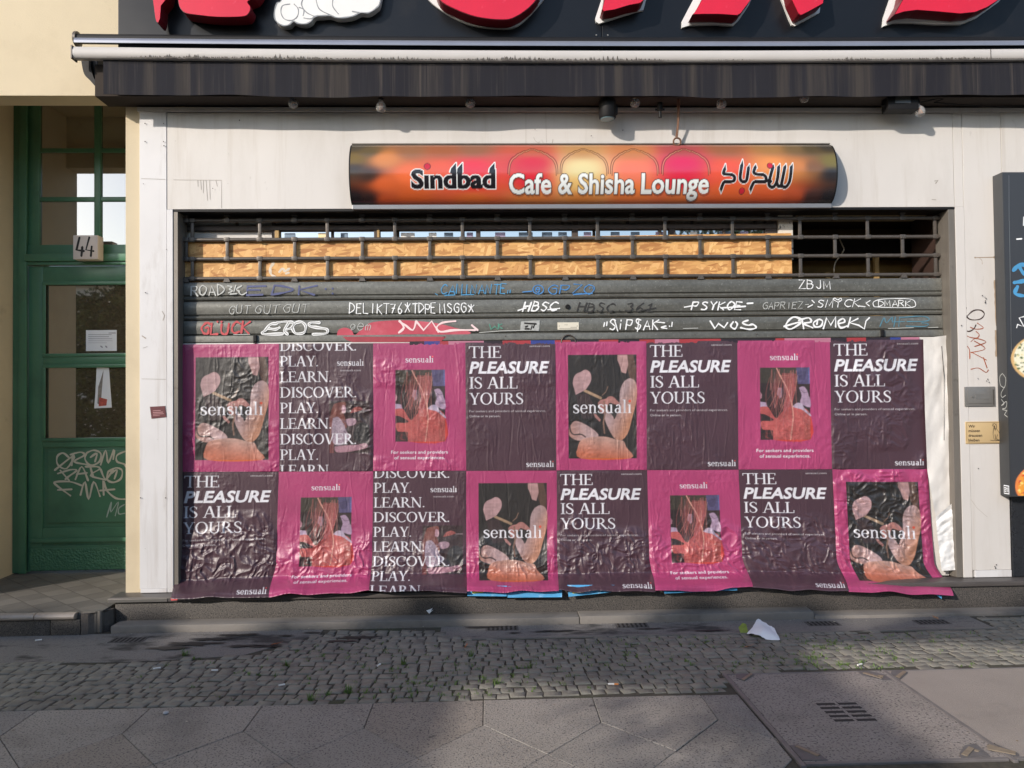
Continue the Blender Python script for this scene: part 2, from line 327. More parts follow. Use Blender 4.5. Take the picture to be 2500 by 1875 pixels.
# cobbles
rng = random.Random(3)
def cob_ok(x, y):
    if y < YS+.024: return False
    if HX0-.01555 < x < HX2+.035 and y < HY0+.03: return False
    top = -.235
    if x < -1.35: top = -.70-.03*math.sin(x*2)
    elif x < -1.0: top = -.70+(x+1.35)/.35*.42
    elif x < -.35: top = -.26
    elif x < -.1: top = -.26-(x+.35)/.25*.2
    elif x < 2.95: top = -.47
    elif x < 3.05: top = -.44
    return y < top
g = MB(); y = YS+.05; row = 0
while y < -.2:
    ry = .060+rng.uniform(-.006, .01); x = -5.2+rng.uniform(0, .07); row += 1
    while x < 5.6:
        sx = rng.uniform(.052, .088); yy = y + .018*math.sin(x*1.3+row*.2) + .012*math.sin(x*3.1); cx, cy = x+sx/2, yy+rng.uniform(-.006, .006)
        if cob_ok(cx, cy):
            hx, hy = sx/2-rng.uniform(.0006, .0042), ry/2-rng.uniform(.0, .0012); rot = rng.uniform(-.1, .1)+.10*math.sin(cx*.9); dz = rng.uniform(-.0035, .0015)
            cr, sr = math.cos(rot), math.sin(rot)
            def pt(u, v, z): return (cx+u*cr-v*sr, cy+u*sr+v*cr, z)
            jit = [(rng.uniform(-.006, .004), rng.uniform(-.005, .003)) for _ in range(4)]
            cor = [(-hx-jit[0][0], -hy-jit[0][1]), (hx+jit[1][0], -hy-jit[1][1]), (hx+jit[2][0], hy+jit[2][1]), (-hx-jit[3][0], hy+jit[3][1])]
            tz = [dz+rng.uniform(-.0022, .0015) for _ in range(4)]
            vs = [pt(u, v, -.03) for u, v in cor]+[pt(u*.985, v*.985, tz[i]-.0034) for i, (u, v) in enumerate(cor)]+[pt(u*.90, v*.90, tz[i]-.0004) for i, (u, v) in enumerate(cor)]+[pt(rng.uniform(-.008, .008), rng.uniform(-.006, .006), dz+.0003)]
            fs = []
            for i in range(4):
                j = (i+1) % 4; fs += [(i, j, 4+j, 4+i), (4+i, 4+j, 8+j, 8+i), (8+i, 8+j, 12)]
            g.add(vs, fs)
        x += sx
    y += ry
g.build('cobbled_strip', M['cobble'], kind='structure', smooth=50)
# concrete strips and the stone lip at the foot of the wall
g = MB(); g.prism([(-5.2, -.21), (-1.02, -.21), (-1.02, -.3), (-1.36, -.66), (-1.9, -.735), (-3.0, -.70), (-5.2, -.72)], 'z', -.03, -.004)
g.build('concrete_apron', M['concrete'], kind='structure')
AP_ = bpy.data.objects['concrete_apron']; rs = random.Random(9); M['stain'] = pm('wet_dark_stain', H(40, 39, 41), .5, var=.2, vs=20, world=True)
for px, py, rx, ry in ((415, 1582, .16, .035), (470, 1572, .20, .04), (520, 1560, .16, .03), (560, 1551, .10, .022), (600, 1577, .15, .022), (655, 1578, .12, .022), (700, 1552, .06, .015), (450, 1600, .06, .014), (610, 1549, .07, .015), (880, 1556, .16, .03), (830, 1566, .12, .022), (760, 1545, .07, .014), (1180, 1531, .15, .022), (1255, 1545, .05, .012), (1360, 1541, .16, .018), (1590, 1535, .10, .014), (1730, 1540, .14, .016), (1690, 1548, .08, .012), (2090, 1540, .14, .016)):
    x, y = G(px, py); n = 26; g = MB(); g.add([(x, y, .0022)]+[(x+rx*math.cos(6.283*k/n)*q, y+ry*math.sin(6.283*k/n)*q, .0022) for k, q in enumerate([rs.uniform(.45, 1.15) for _ in range(n)])], [(0, 1+k, 1+(k+1) % n) for k in range(n)]); g.build('wet_stain', M['stain'], AP_)
g = MB(); g.box(-.3, 3.0, -.445, -.20, -.03, -.004); g.build('concrete_gutter', M['concrete'], kind='structure')
g = MB(); g.bbox(-.12, 3.0, -.474, -.447, -.03, .003, .003); g.build('gutter_edge_stone', M['lip'], kind='structure')
g = MB(); g.bbox(-2.30, .55, -.205, -.06, -.03, .040, .008); g.bbox(.553, 2.02, -.202, -.06, -.03, .044, .008); g.bbox(2.023, 5.2, -.20, -.06, -.03, .016, .006)
g.build('kerb_stone_lip', M['lip'], kind='structure', smooth=40)
# ================================================================== BUILDING
B = empty('apartment_building', (0, .4, 0), 'cream rendered street house with a recessed doorway and a dark stone plinth', 'building')
DX1, DD, ZLF, ZLB = -2.314, .85, 3.372, 3.80
DX0 = wx(35, 900, DD)
g = MB()
g.box(-14, DX0-.30, .02, 1.3, .0, 4.3); g.box(DX0-.30, DX1, .02, .19, ZLF, 4.3); g.box(DX0-.30, DX1, .1901, 1.3, ZLB+.002, 4.3); g.box(DX1, XO0, .022, .5, .16, ZT); g.box(DX1, DX1+.2, .501, 1.3, .1, ZLB)
g.box(DX1+.001, 6, .02, .5, ZT, 4.3); g.box(XO1, 14, .022, .5, .16, ZT); g.box(6.001, 14, .02, .5, ZT, 4.3); g.box(XO0, XO1, .06, .5, ZO+.02, ZT-.001)
g.build('wall', M['cream'], B)
g = MB(); g.box(DX0-.30, DX0, .021, 1.3, .0, ZLB); g.build('doorway_reveal', M['cream'], B)
g = MB(); g.box(-14, 14, .5, 9, 4.3, 15.5); g.box(-14, 14, .05, .5, 4.301, 15.5); g.build('upper_storey', M['cream'], B)
g = MB(); g.bbox(-2.33, 14, -.085, .3, -.03, .155, .006); g.build('plinth', M['plinth'], B, smooth=40)
g = MB(); g.bbox(-2.36, 14, -.108, .05, .156, .187, .005); g.build('plinth_ledge', pm('ledge_stone', H(76, 72, 70), .45, var=.12, vs=4, dirt=[(H(52, 48, 46), .5, 3, .5, .8)]), B, smooth=40)
g = MB(); g.bbox(-2.362, -2.0, -.112, -.1085, .158, .178, .001); g.build('ledge_metal_strip', M['chrome'], B)
g = MB(); g.bbox(3.425, 6.5, -.012, .03, .19, .98, .003); g.build('granite_facing', M['granite'], B)
# room behind the shutter
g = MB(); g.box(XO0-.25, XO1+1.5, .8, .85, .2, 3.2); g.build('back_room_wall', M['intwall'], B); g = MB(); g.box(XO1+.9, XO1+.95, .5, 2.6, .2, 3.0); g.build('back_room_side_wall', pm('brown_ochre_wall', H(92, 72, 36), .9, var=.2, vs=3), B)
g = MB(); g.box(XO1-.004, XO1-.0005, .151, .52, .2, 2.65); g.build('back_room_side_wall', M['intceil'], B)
g = MB(); g.box(XO0, XO1+.9, .25, 2.6, 2.66, 2.7); g.build('back_room_ceiling', M['intceil'], B)
g = MB(); g.box(1.9, 3.9, .62, .79, 2.42, 2.56); g.build('ceiling_beam', M['dark'], B)
g = MB(); g.box(2.84, 2.87, .55, .58, .2, 2.42); g.box(2.50, 2.53, .6, .63, .2, 2.30); g.build('timber_post', M['intwood'], B)
g = MB(); g.box(2.0, 2.62, .5, .52, 1.9, 2.225); g.build('back_room_panel', M['intwood'], B)
g = MB(); g.box(XO0, XO1, .14, .5, .16, .24); g.build('window_base', M['dark'], B)
# doorstep
S = empty('doorstep', (-3.0, 0, 0), 'grey ribbed tile landing with rounded stone edge in front of the green door', 'doorstep')
def tilemat():
    m = pm('ribbed_tile', H(104, 100, 94), .7, var=.08, vs=3, world=True, dirt=[(H(70, 66, 62), .5, 4, .5, .8)])
    t = m.node_tree; N = t.nodes; L = t.links; b = N['Principled BSDF']
    geo = N.new('ShaderNodeNewGeometry'); mp = N.new('ShaderNodeMapping'); mp.inputs['Rotation'].default_value = (0, 0, R(42)); L.new(geo.outputs['Position'], mp.inputs[0])
    wv = N.new('ShaderNodeTexWave'); wv.inputs['Scale'].default_value = 17; wv.bands_direction = 'X'; L.new(mp.outputs[0], wv.inputs[0])
    br = N.new('ShaderNodeTexBrick'); br.inputs['Scale'].default_value = 1.0; br.inputs['Brick Width'].default_value = .30; br.inputs['Row Height'].default_value = .15; br.inputs['Mortar Size'].default_value = .004; br.offset = .5
    L.new(mp.outputs[0], br.inputs[0]); ch = N.new('ShaderNodeTexChecker'); ch.inputs['Scale'].default_value = 6.667; L.new(mp.outputs[0], ch.inputs[0])
    mu = N.new('ShaderNodeMath'); mu.operation = 'MULTIPLY'; L.new(wv.outputs['Fac'], mu.inputs[0]); L.new(ch.outputs['Fac'], mu.inputs[1])
    sb = N.new('ShaderNodeMath'); sb.operation = 'SUBTRACT'; L.new(mu.outputs[0], sb.inputs[0]); L.new(br.outputs['Fac'], sb.inputs[1])
    bp = N.new('ShaderNodeBump'); bp.inputs['Strength'].default_value = 1; bp.inputs['Distance'].default_value = .006; L.new(sb.outputs[0], bp.inputs['Height']); L.new(bp.outputs[0], b.inputs['Normal'])
    old = b.inputs['Base Color'].links[0].from_socket; mx = N.new('ShaderNodeMix'); mx.data_type = 'RGBA'; mx.inputs[7].default_value = H(84, 80, 75)+(1,)
    L.new(br.outputs['Fac'], mx.inputs[0]); L.new(old, mx.inputs[6]); L.new(mx.outputs[2], b.inputs['Base Color'])
    return m
g = MB(); g.prism([(-.19, .128), (1.2, wz(150, 1396, DD)-.002), (1.2, .0), (-.19, .0)], 'x', -5.2, -2.362); g.build('tiled_tread', tilemat(), S)
M['nose'] = pm('rounded_stone_edge', H(150, 140, 130), .4, var=.12, vs=5, dirt=[(H(90, 80, 72), .6, 7, .55, .75)])
prev = -5.2
for xe in (-3.45, -2.98, -2.74, -2.50):
    g = MB(); pr = [(-.19, .1275), (-.215, .128), (-.232, .12), (-.238, .105), (-.232, .092), (-.19, .088)]
    g.prism(pr, 'x', prev+.003, xe-.003); g.build('nosing_stone', M['nose'], S, smooth=60); prev = xe
g = MB(); prev = -5.2
for xe in (-3.33, -2.98, -2.65, -2.47): g.bbox(prev+.002, xe-.002, -.222, -.1905, -.03, .088, .002); prev = xe
g.build('riser', M['plinth'], S, smooth=40)
g = MB(); g.prism([(-2.4675, -.185), (-2.4675, -.221), (-2.43, -.212), (-2.39, -.18), (-2.345, -.135), (-2.3325, -.1125), (-2.3325, -.0865), (-2.3625, -.1125), (-2.3625, -.185)], 'z', -.02, .120); g.build('worn_corner', pm('crumbling_mortar', H(92, 85, 79), .9, var=.2, vs=12, bump=1.5, bs=40), S)
# ================================================================== GREEN DOOR
D = empty('entrance_door', (-2.8, DD, .23), 'dark green panelled street door with glazed leaf and transom window', 'door')
def dz(y): return wz(180, y, DD)
def dx(x): return wx(x, 900, DD)
g = MB(); dr = DX1-.002
zb, zt = dz(1396), ZLB
g.bbox(dx(35), dx(66), DD-.02, DD+.07, zb, zt-.001, .004); g.bbox(dx(52), dx(70), DD-.035, DD-.0205, zb, zt-.001, .003)
g.bbox(dx(66), dr, DD-.01, DD+.07, dz(646), dz(598), .004); g.bbox(dx(66), dr, DD-.045, DD-.0105, dz(640), dz(622), .006); g.bbox(dx(66), dr, DD-.03, DD-.0105, dz(648), dz(641), .003)
g.build('door_frame', M['green'], D, smooth=40)
g = MB()
g.bbox(dx(66.5), dx(95), DD+.002, DD+.05, dz(597.5), zt-.002, .003)                       # transom window
for ya, yb in ((361, 371), (480, 491)): g.bbox(dx(95), dr, DD+.006, DD+.04, dz(yb), dz(ya), .004)
g.bbox(dx(229), dx(245), DD+.001, DD+.045, dz(597.5), zt-.003, .004)
g.build('transom_window', M['green'], D, smooth=40)
T = g
tw = bpy.data.objects['transom_window']
for i, (xa, xb) in enumerate(((95, 229), (245, 340))):
    for ya, yb in ((255, 361), (371, 480), (491, 598)):
        q = MB(); q.box(dx(xa)-.004, min(dx(xb)+.004, dr-.002), DD+.02, DD+.026, dz(yb)-.003, min(dz(ya), zt)+.003); q.build('pane', M['doorglass'], tw)
LF = MB()
lz = zb+.012
LF.bbox(dx(70.5), dx(105), DD-.004, DD+.045, lz, dz(650), .004)
for ya, yb in ((650, 690), (869, 892), (1075, 1092), (1288, 1330)): LF.bbox(dx(105), dr, DD-.003, DD+.045, dz(yb), dz(ya), .004)
LF.bbox(dx(105), dr, DD-.004, DD+.045, lz, dz(1330)-.001, .003)
for ya, yb in ((688, 696), (863, 871), (890, 898), (1069, 1077)): LF.bbox(dx(104), dr, DD-.012, DD-.0032, dz(yb), dz(ya), .004)
for ya, yb in ((696, 863), (898, 1069)): LF.bbox(dx(104), dx(113), DD-.012, DD-.0042, dz(yb), dz(ya), .004)
LF.bbox(dx(80), dr, DD-.022, DD-.0042, dz(1323), dz(1313), .005)
leaf = LF.build('door_leaf', M['green'], D, smooth=40)
for ya, yb in ((690, 870), (890, 1076)):
    q = MB(); q.box(dx(103), dr, DD+.012, DD+.018, dz(yb)-.003, dz(ya)+.003); q.build('pane', M['doorglass'], leaf)
q = MB(); q.bbox(dx(104), dr, DD+.008, DD+.03, dz(1289), dz(1091), .003); q.bbox(dx(118), dr, DD-.004, DD+.0075, dz(1276), dz(1100), .006); q.build('lower_panel', M['green'], leaf, smooth=40)
hm = M['hammer'].node_tree; vb = hm.nodes.new('ShaderNodeTexVoronoi'); vb.inputs['Scale'].default_value = 64; tcn = hm.nodes.new('ShaderNodeTexCoord'); hm.links.new(tcn.outputs['Object'], vb.inputs['Vector'])
hb = hm.nodes.new('ShaderNodeBump'); hb.inputs['Strength'].default_value = 1; hb.inputs['Distance'].default_value = .005; hm.links.new(vb.outputs['Distance'], hb.inputs['Height']); hm.links.new(hb.outputs[0], hm.nodes['Principled BSDF'].inputs['Normal'])
q = MB(); q.bbox(dx(76), dr, DD-.010, DD-.0045, lz+.004, dz(1338), .002); q.build('kick_plate', M['hammer'], leaf)
# house number light box
Yn = DD-.13
nx0, nx1, nz0, nz1 = wx(178, 600, Yn), wx(239, 600, Yn), wz(205, 633, Yn), wz(205, 574, Yn)
NB = MB().bbox(nx0, nx1, Yn, DD-.046, nz0, nz1, .006).build('house_number_lamp', pm('milky_plastic', H(208, 196, 186), .4, var=.04), None, smooth=40, label='square white house number box reading 44 above the green door', cat='house number')
def strokes(mb, lines, wd, Y, th=.0008, mi=0, P=None):      # flat painted strokes; lines in photo pixels on the plane y = Y
    k = 0
    for ln in lines:
        if P: pts = [P(a, b) for a, b in ln]
        else: pts = [W(a, b, Y) for a, b in ln]
        pts = [np.array(p) for p in pts]
        n = len(pts)
        if n < 2: continue
        L_, R_ = [], []
        for i in range(n):
            t = pts[min(i+1, n-1)]-pts[max(i-1, 0)]; t = t/(np.linalg.norm(t)+1e-9); nn = np.array([-t[1], t[0]])
            ww = wd/2*(1+.22*math.sin(i*1.1+len(mb.v)*.37)+.12*math.sin(i*.37+len(mb.v)))
            L_.append(pts[i]+nn*ww); R_.append(pts[i]-nn*ww)
        y = Y-th
        vs = []; fs = []
        for i in range(n):
            yy = y-(k+i)*4e-6; vs += [(L_[i][0], yy, L_[i][1]), (R_[i][0], yy, R_[i][1])]
        fs = [(2*i, 2*i+1, 2*i+3, 2*i+2) for i in range(n-1)]
        for e, q in ((0, pts[0]), (n-1, pts[-1])):          # round ends
            b0 = len(vs); yy = y-(k+e+.5)*4e-6
            vs += [(q[0]+math.cos(a*math.pi/4)*wd/2, yy-2e-6, q[1]+math.sin(a*math.pi/4)*wd/2) for a in range(8)]; fs.append(tuple(range(b0, b0+8)))
        mb.add(vs, fs, mi); k += n+2
def cr(pts, n=5):                      # smooth a polyline
    if len(pts) < 3: return pts
    P = [pts[0]]+list(pts)+[pts[-1]]; out = []
    for i in range(1, len(P)-2):
        p0, p1, p2, p3 = [np.array(q, float) for q in P[i-1:i+3]]
        for k in range(n):
            t = k/n; out.append(tuple(.5*((2*p1)+(-p0+p2)*t+(2*p0-5*p1+4*p2-p3)*t*t+(-p0+3*p1-3*p2+p3)*t**3)))
    return out+[tuple(pts[-1])]
q = MB(); strokes(q, [[(194, 580), (187, 610), (205, 613)], [(201, 603), (199, 625)], [(218, 580), (210, 610), (228, 613)], [(224, 602), (222, 625)]], .015, Yn)
q.build('digits', M['ink'], NB)
# notices stuck on the door glass
q = MB(); Yg = DD+.0115; q.box(wx(210, 830, Yg), wx(285, 830, Yg), Yg-.0006, Yg, wz(240, 857, Yg), wz(240, 806, Yg)); nt_ = q.build('paper_notice', M['paper'], None, label='white paper notice with printed lines on the upper door glass', cat='notice')
q = MB(); strokes(q, [[(216, y), (270+random.uniform(-15, 8), y)] for y in (817, 822, 827, 832, 837)], .003, Yg-.001); strokes(q, [[(266, 813), (282, 813)]], .006, Yg-.001); strokes(q, [[(246, 845), (250, 848)], [(258, 845), (261, 848)]], .008, Yg-.001)
q.build('printed_lines', pm('grey_print', H(150, 150, 160), .7), nt_)
q = MB(); q.prism([W(x, y, Yg) for x, y in ((236, 896), (266, 898), (273, 995), (230, 997), (233, 960))], 'y', Yg-.0006, Yg); st = q.build('torn_sticker', M['paper'], None, label='torn white sticker with a red corner on the lower door glass', cat='sticker')
q = MB(); q.prism([W(x, y, Yg) for x, y in ((253, 903), (249, 950), (246, 990), (238, 985), (240, 945))], 'y', Yg-.0012, Yg-.0008); q.build('scraped_patch', pm('scraped_grey', H(134, 128, 122), .8, var=.3, vs=40), st)
q = MB(); q.prism([W(x, y, Yg) for x, y in ((243, 970), (262, 975), (260, 990), (241, 992))], 'y', Yg-.0018, Yg-.0014); q.build('red_print', pm('faded_red_print', H(176, 84, 72), .8, var=.4, vs=60), st)
# ================================================================== WHITE SHOPFRONT CLADDING
C = empty('shopfront_cladding', (.5, 0, .19), 'white painted sheet metal cladding around the shuttered shop opening', 'shopfront')
x408 = wx(408, 800)
g = MB(); g.bbox(XL, x408-.001, -.004, .0215, .215, ZT-.03, .002); g.build('left_pillar_panel', M['post'], C)
g = MB(); g.bbox(XL+.006, x408-.001, -.007, .0215, ZL, .2145, .002); g.build('kick_board', M['post'], C); g = MB(); g.bbox(XO1+.075, 3.42, -.006, .0215, ZL, .2345, .002); g.build('kick_board', M['post'], C)
g = MB(); g.bbox(x408+.001, XO0, -.006, .05, ZL, ZO-.002, .002); g.build('left_corner_strip', M['post'], C)
g = MB(); g.bbox(x408+.001, 3.098, 0, .05, ZO, ZT-.034, .002); g.build('fascia_panel', M['panel'], C)
g = MB(); g.bbox(XL-.012, 7, -.012, .0215, ZT-.029, ZT, .003); g.build('head_trim', M['panel'], C)
g = MB(); g.bbox(XO1, XO1+.06, -.004, .0215, ZL, ZO-.001, .002); g.bbox(XO1+.062, 3.42, -.002, .0215, .236, ZT-.031, .002); g.bbox(3.101, XO1+.06, 0, .0215, ZO+.0005, ZT-.031, .002); g.bbox(3.4225, 7, -.003, .0215, .985, ZT-.031, .002); g.build('right_pillar_panel', M['panel'], C)
g = MB()
for (a, b) in ((356, 303), (401, 303), (356, 347), (401, 347), (402, 357), (352, 450), (586, 295), (521, 461), (408, 610), (357, 715), (1306, 317), (1520, 319), (1443, 333), (345, 1215), (406, 1215), (2396, 722), (2402, 726), (2403, 735), (2405, 729), (2403, 739), (2385, 924), (2406, 930), (2412, 933), (2409, 926), (2386, 1143), (2426, 1382), (2430, 1378), (2428, 1386), (2345, 795)):
    x, z = W(a, b); r_ = random.uniform(.0025, .0045); g = MB(); g.lathe([(r_, -.0105), (r_*.9, -.0125), (.0006, -.0128)], (x, 0, z), 'y', 8); g.build('screw_head', M['ink'], C)
scr = pm('dull_scratch', H(150, 142, 132), .7)      # scrapes and drip marks in the paint
for l_, w_, y_ in [([(a, 440), (a+random.uniform(-1, 4), 440+random.uniform(12, 50))], .0025, -.0005) for a in (483, 490, 497, 503, 512, 527)]+[([(424, 439), (541, 440), (541, 508)], .002, -.0005), ([(345, 436), (404, 438)], .002, -.0045), ([(346, 925), (405, 926)], .002, -.0045), (cr([(1303, 335), (1308, 345), (1322, 352)]), .0018, -.0005), ([(1350, 340), (1348, 352)], .0025, -.0005), ([(1284, 270), (1284, 350)], .0014, -.0005), ([(1332, 268), (1334, 348)], .0014, -.0005), ([(2282, 442), (2290, 440), (2284, 448)], .006, -.0005), ([(2275, 487), (2285, 488)], .004, -.0005), ([(2360, 1205), (2385, 1240), (2410, 1262)], .0014, -.0025), ([(349, 850), (360, 846)], .002, -.0045), ([(396, 760), (402, 770), (398, 782)], .004, -.0045), ([(347, 820), (356, 826)], .006, -.0045)]:
    g = MB(); strokes(g, [l_], w_, y_); g.build('drip_mark', scr, C)
g = MB()
def blob_strip(pts, w0, w1, Y):
    for i in range(len(pts)-1):
        n = 7
        for k in range(n):
            pass
    P = []
    for i in range(len(pts)-1):
        for k in range(8): P.append((pts[i][0]+(pts[i+1][0]-pts[i][0])*k/8, pts[i][1]+(pts[i+1][1]-pts[i][1])*k/8))
    L_, R_ = [], []
    for i, (a, b) in enumerate(P):
        x, z = W(a, b, Y); ww = random.uniform(w0, w1); L_.append((x-ww, Y-.0012-i*1e-6, z)); R_.append((x+ww, Y-.0012-i*1e-6, z))
    n = len(P); g = MB(); g.add(L_+R_, [(i, i+1, n+i+1, n+i) for i in range(n-1)]); g.build('glue_residue', M['glue'], C)
for seg in ([(2343, 630), (2344, 676)], [(2345, 684), (2346, 745)], [(2346, 756), (2347, 800)], [(2347, 806), (2351, 900)], [(2428, 684), (2430, 730), (2433, 805)], [(2431, 806), (2432, 880)]): blob_strip(seg, .004, .0085, -.002)
g = MB(); strokes(g, [[(2380, 629), (2427, 628)]], .005, -.002); strokes(g, [[(2427, 628), (2428, 628)]], .014, -.002); strokes(g, [[(2380, 629), (2381, 629)]], .010, -.002); strokes(g, [cr([(2391, 630), (2397, 636), (2398, 645)])], .003, -.002)
g.build('glue_residue', M['glue'], C)
g = MB(); g.box(wx(408, 512), XO1, .0, .16, ZO-.016, ZO-.001); g.build('opening_head', M['blackmetal'], C)
# ================================================================== ROLLER SHUTTER
YSH = .10
RS = empty('roller_shutter', (.5, YSH, 1.8), 'half closed roller shutter of grey slats with an open brick pattern grille on top', 'roller shutter')
for xa, xb in ((XO0+.001, XO0+.03), (XO1-.045, XO1-.001)):
    g = MB(); g.bbox(xa, xb, .0, .02, ZL, ZO-.017, .002); g.box(xa, xb, .02, .15, ZL, ZO-.017); g.build('guide_rail', M['jamb'], RS)
def sz(y, Y=YSH): return wz(430, y, Y)
def sx(x, Y=YSH): return wx(x, 640, Y)
bx0, bx1 = XO0+.032, XO1-.047
zrows = [sz(539), sz(586), sz(633), sz(681)]
for z in zrows:
    g = MB(); g.tube([(bx0, YSH, z), (bx1, YSH, z)], .0125, 10); g.build('grille_bar', M['tube'], RS, smooth=40)
zlev = [ZO-.012]+zrows
base = None
for r_ in range(4):
    st_, n = ((555, 11) if r_ % 2 == 0 else (470, 12))
    xs = [sx(st_+164.9*k) for k in range(n)]
    if r_ % 2 == 0: xs = [sx(455)]+xs+[sx(2298)]
    za, zb_ = zlev[r_+1]+.010, zlev[r_]-.010
    first = None
    for x in xs:
        if x > bx1 or x < bx0: continue
        if first is None:
            g = MB(); g.bbox(x-.0105, x+.0105, YSH-.006, YSH+.006, za, zb_, .003)
            for zz in (za-.010, zb_+.010): g.bbox(x-.019, x+.019, YSH-.0145, YSH+.0145, zz-.0145, zz+.0145, .005)
            first = g.build('grille_link', M['tube'], RS, smooth=40); fx = x
        else:
            c = first.copy(); COL.objects.link(c); c.location.x += x-fx
first = None
for x in [sx(455)]+[sx(555+164.9*k) for k in range(11)]+[sx(2298)]:
    if x > bx1 or x < bx0: continue
    if first is None:
        g = MB(); z0 = sz(690); g.prism([(x-.022, z0), (x+.022, z0), (x+.012, zrows[3]+.004), (x-.012, zrows[3]+.004)], 'y', YSH-.016, YSH+.012)
        first = g.build('hinge_foot', M['tube'], RS); fx = x
    else:
        c = first.copy(); COL.objects.link(c); c.location.x += x-fx
def slat(y0, y1, y2, name='slat'):
    za, zb_, zc = sz(y0), sz(y1), sz(y2)
    pr = [(YSH+.01, za), (YSH-.006, za), (YSH-.012, za-.008), (YSH-.016, (za+zb_)/2), (YSH-.012, zb_+.006), (YSH-.002, zb_), (YSH-.001, zb_-.006), (YSH-.012, zb_-.009), (YSH-.016, (zb_+zc)/2), (YSH-.010, zc+.004), (YSH+.004, zc), (YSH+.01, zc)]
    g = MB(); g.prism(pr, 'x', bx0, bx1); return g.build(name, M['galv'], RS, smooth=35)
slat(690.5, 724, 735.5); slat(737, 771, 782.5); slat(784, 818.5, 820.5)
g = MB(); za, zb_ = sz(821.5), sz(838)
g.prism([(YSH+.01, za), (YSH-.016, za), (YSH-.018, za-.004), (YSH-.018, zb_+.004), (YSH-.014, zb_), (YSH+.01, zb_)], 'x', bx0, bx1); g.build('bottom_rail', M['galv'], RS, smooth=35)
for px in (625, 2146):
    g = MB(); x = sx(px); g.bbox(x-.011, x+.011, YSH-.034, YSH-.0185, zb_+.004, za+.004, .003); g.bbox(x-.014, x+.008, YSH-.026, YSH-.0185, zb_-.006, zb_+.0035, .002); g.build('latch', M['blackmetal'], RS)
g = MB(); hx, hz = W(1388, 828, YSH-.03); g.tube([(hx+.048*math.cos(a), YSH-.026, hz-.022+.05*math.sin(a)) for a in [math.pi*k/12 for k in range(13)]], .005, 6); g.build('pull_handle', M['tube'], RS, smooth=60)
g = MB()
for px in (1232, 1692, 1842, 1996, 1083): x = sx(px); g = MB(); g.lathe([(.005, 0), (.004, -.003), (.0005, -.0035)], (x, YSH-.018, sz(828)), 'y', 8); g.build('rivet', M['tube'], RS)
g = MB(); x, z = W(1386, 749, YSH-.016); g.lathe([(.017, 0), (.016, -.006), (.010, -.007), (.009, -.003), (.001, -.003)], (x, YSH-.0155, z), 'y', 16); g.build('lock_cylinder', M['blackmetal'], RS, smooth=40)
YF = YSH-.0165
g = MB(); g.box(wx(1361, 796, YF), wx(1413, 796, YF), YF-.0015, YF, wz(1387, 805, YF), wz(1387, 787, YF)); pl = g.build('type_plate', pm('cream_label', H(206, 200, 184), .5, var=.04), RS)
g = MB(); strokes(g, [[(1378, 793), (1386, 793)], [(1393, 799), (1408, 799)], [(1366, 802), (1409, 802)]], .0018, YF-.0016); strokes(g, [[(1365, 796), (1365.5, 796)], [(1409, 796), (1409.5, 796)]], .005, YF-.0016); g.build('plate_print', pm('grey_small_print', H(110, 106, 96), .6), pl)
g = MB(); g.prism([W(a, b, YF) for a, b in ((1272, 785), (1318, 782), (1316, 808), (1270, 806))], 'y', YF-.001, YF); sk = g.build('sticker', pm('torn_grey_sticker', H(160, 162, 160), .7, var=.25, vs=40), RS)
g = MB(); strokes(g, [[(1281, 789), (1309, 791)], [(1282, 803), (1292, 803)], [(1283, 798), (1288, 796)], [(1302, 800), (1306, 790)], [(1296, 804), (1299, 796)]], .010, YF-.0012); g.build('sticker_print', M['ink'], sk)
# ================================================================== BOARDS AND SHOP WINDOW BEHIND THE GRILLE
YB = .118
def osb_board(x0, x1, yl, yr, label):
    g = MB(); a, b = wx(x0, 630, YB), wx(x1, 630, YB); xm = (x0+x1)/2
    za, zb_ = wz(x0, yl, YB), wz(x1, yr, YB)
    g.prism([(a, 1.9), (b, 1.9), (b, zb_), (a, za)], 'y', YB, YB+.016); o = g.build('strand_board', M['osb'], None, label=label, cat='board', group='boards nailed over the shop window')
    return o
osb_board(436, 649.2, 586, 588, 'leftmost orange strand board behind the grille, above the ROAD tag')
o2 = osb_board(650, 1131.4, 584, 581, 'middle strand board with a pale white spray mark, behind the grille')
osb_board(1132, 1933, 581, 569, 'widest strand board, right of the others, ending at the dark room')
g = MB(); strokes(g, [cr([(668, 642), (660, 655), (662, 670), (672, 676)])], .016, YB); strokes(g, [cr([(682, 664), (690, 655), (696, 662), (706, 656)]), [(698, 668), (705, 666)]], .014, YB); g.build('spray_mark', pm('thin_white_spray', H(206, 192, 172), .7, var=.15, vs=40), o2)
YW = .165
M['refl_w'] = pm('painted_white_reflection', H(236, 236, 232), .5, var=.05, vs=9); M['refl_b'] = pm('painted_blue_grey_reflection', H(120, 140, 160), .5, var=.15, vs=9); M['refl_l'] = pm('painted_lilac_reflection', H(176, 166, 196), .5, var=.08, vs=9); M['refl_y'] = pm('painted_cream_reflection', H(240, 222, 176), .5, var=.06, vs=9)  # flat tints that paint house fronts and windows reflected in the panes
SW = empty('shop_window', (.2, YW, 2.0), 'strip of dirty shop window mirroring pale houses above the strand boards', 'window')
M['board'].node_tree.nodes['Principled BSDF'].inputs['Specular IOR Level'].default_value = .3
def Wb(mb, x0, x1, y0, y1, d0=0.0, d1=.05):
    mb.bbox(wx(x0, 560, YW), wx(x1, 560, YW), YW+d0, YW+d1, wz(1200, y1, YW), wz(1200, y0, YW), .003)
g = MB(); Wb(g, 430, 1942, 508, 536, -.01); Wb(g, 430, 1895, 549, 561, -.012)
for a, b in ((664, 672), (913, 921), (1163, 1172), (1397, 1411), (1634, 1648), (1868, 1896)): Wb(g, a, b, 536, 600, -.006)
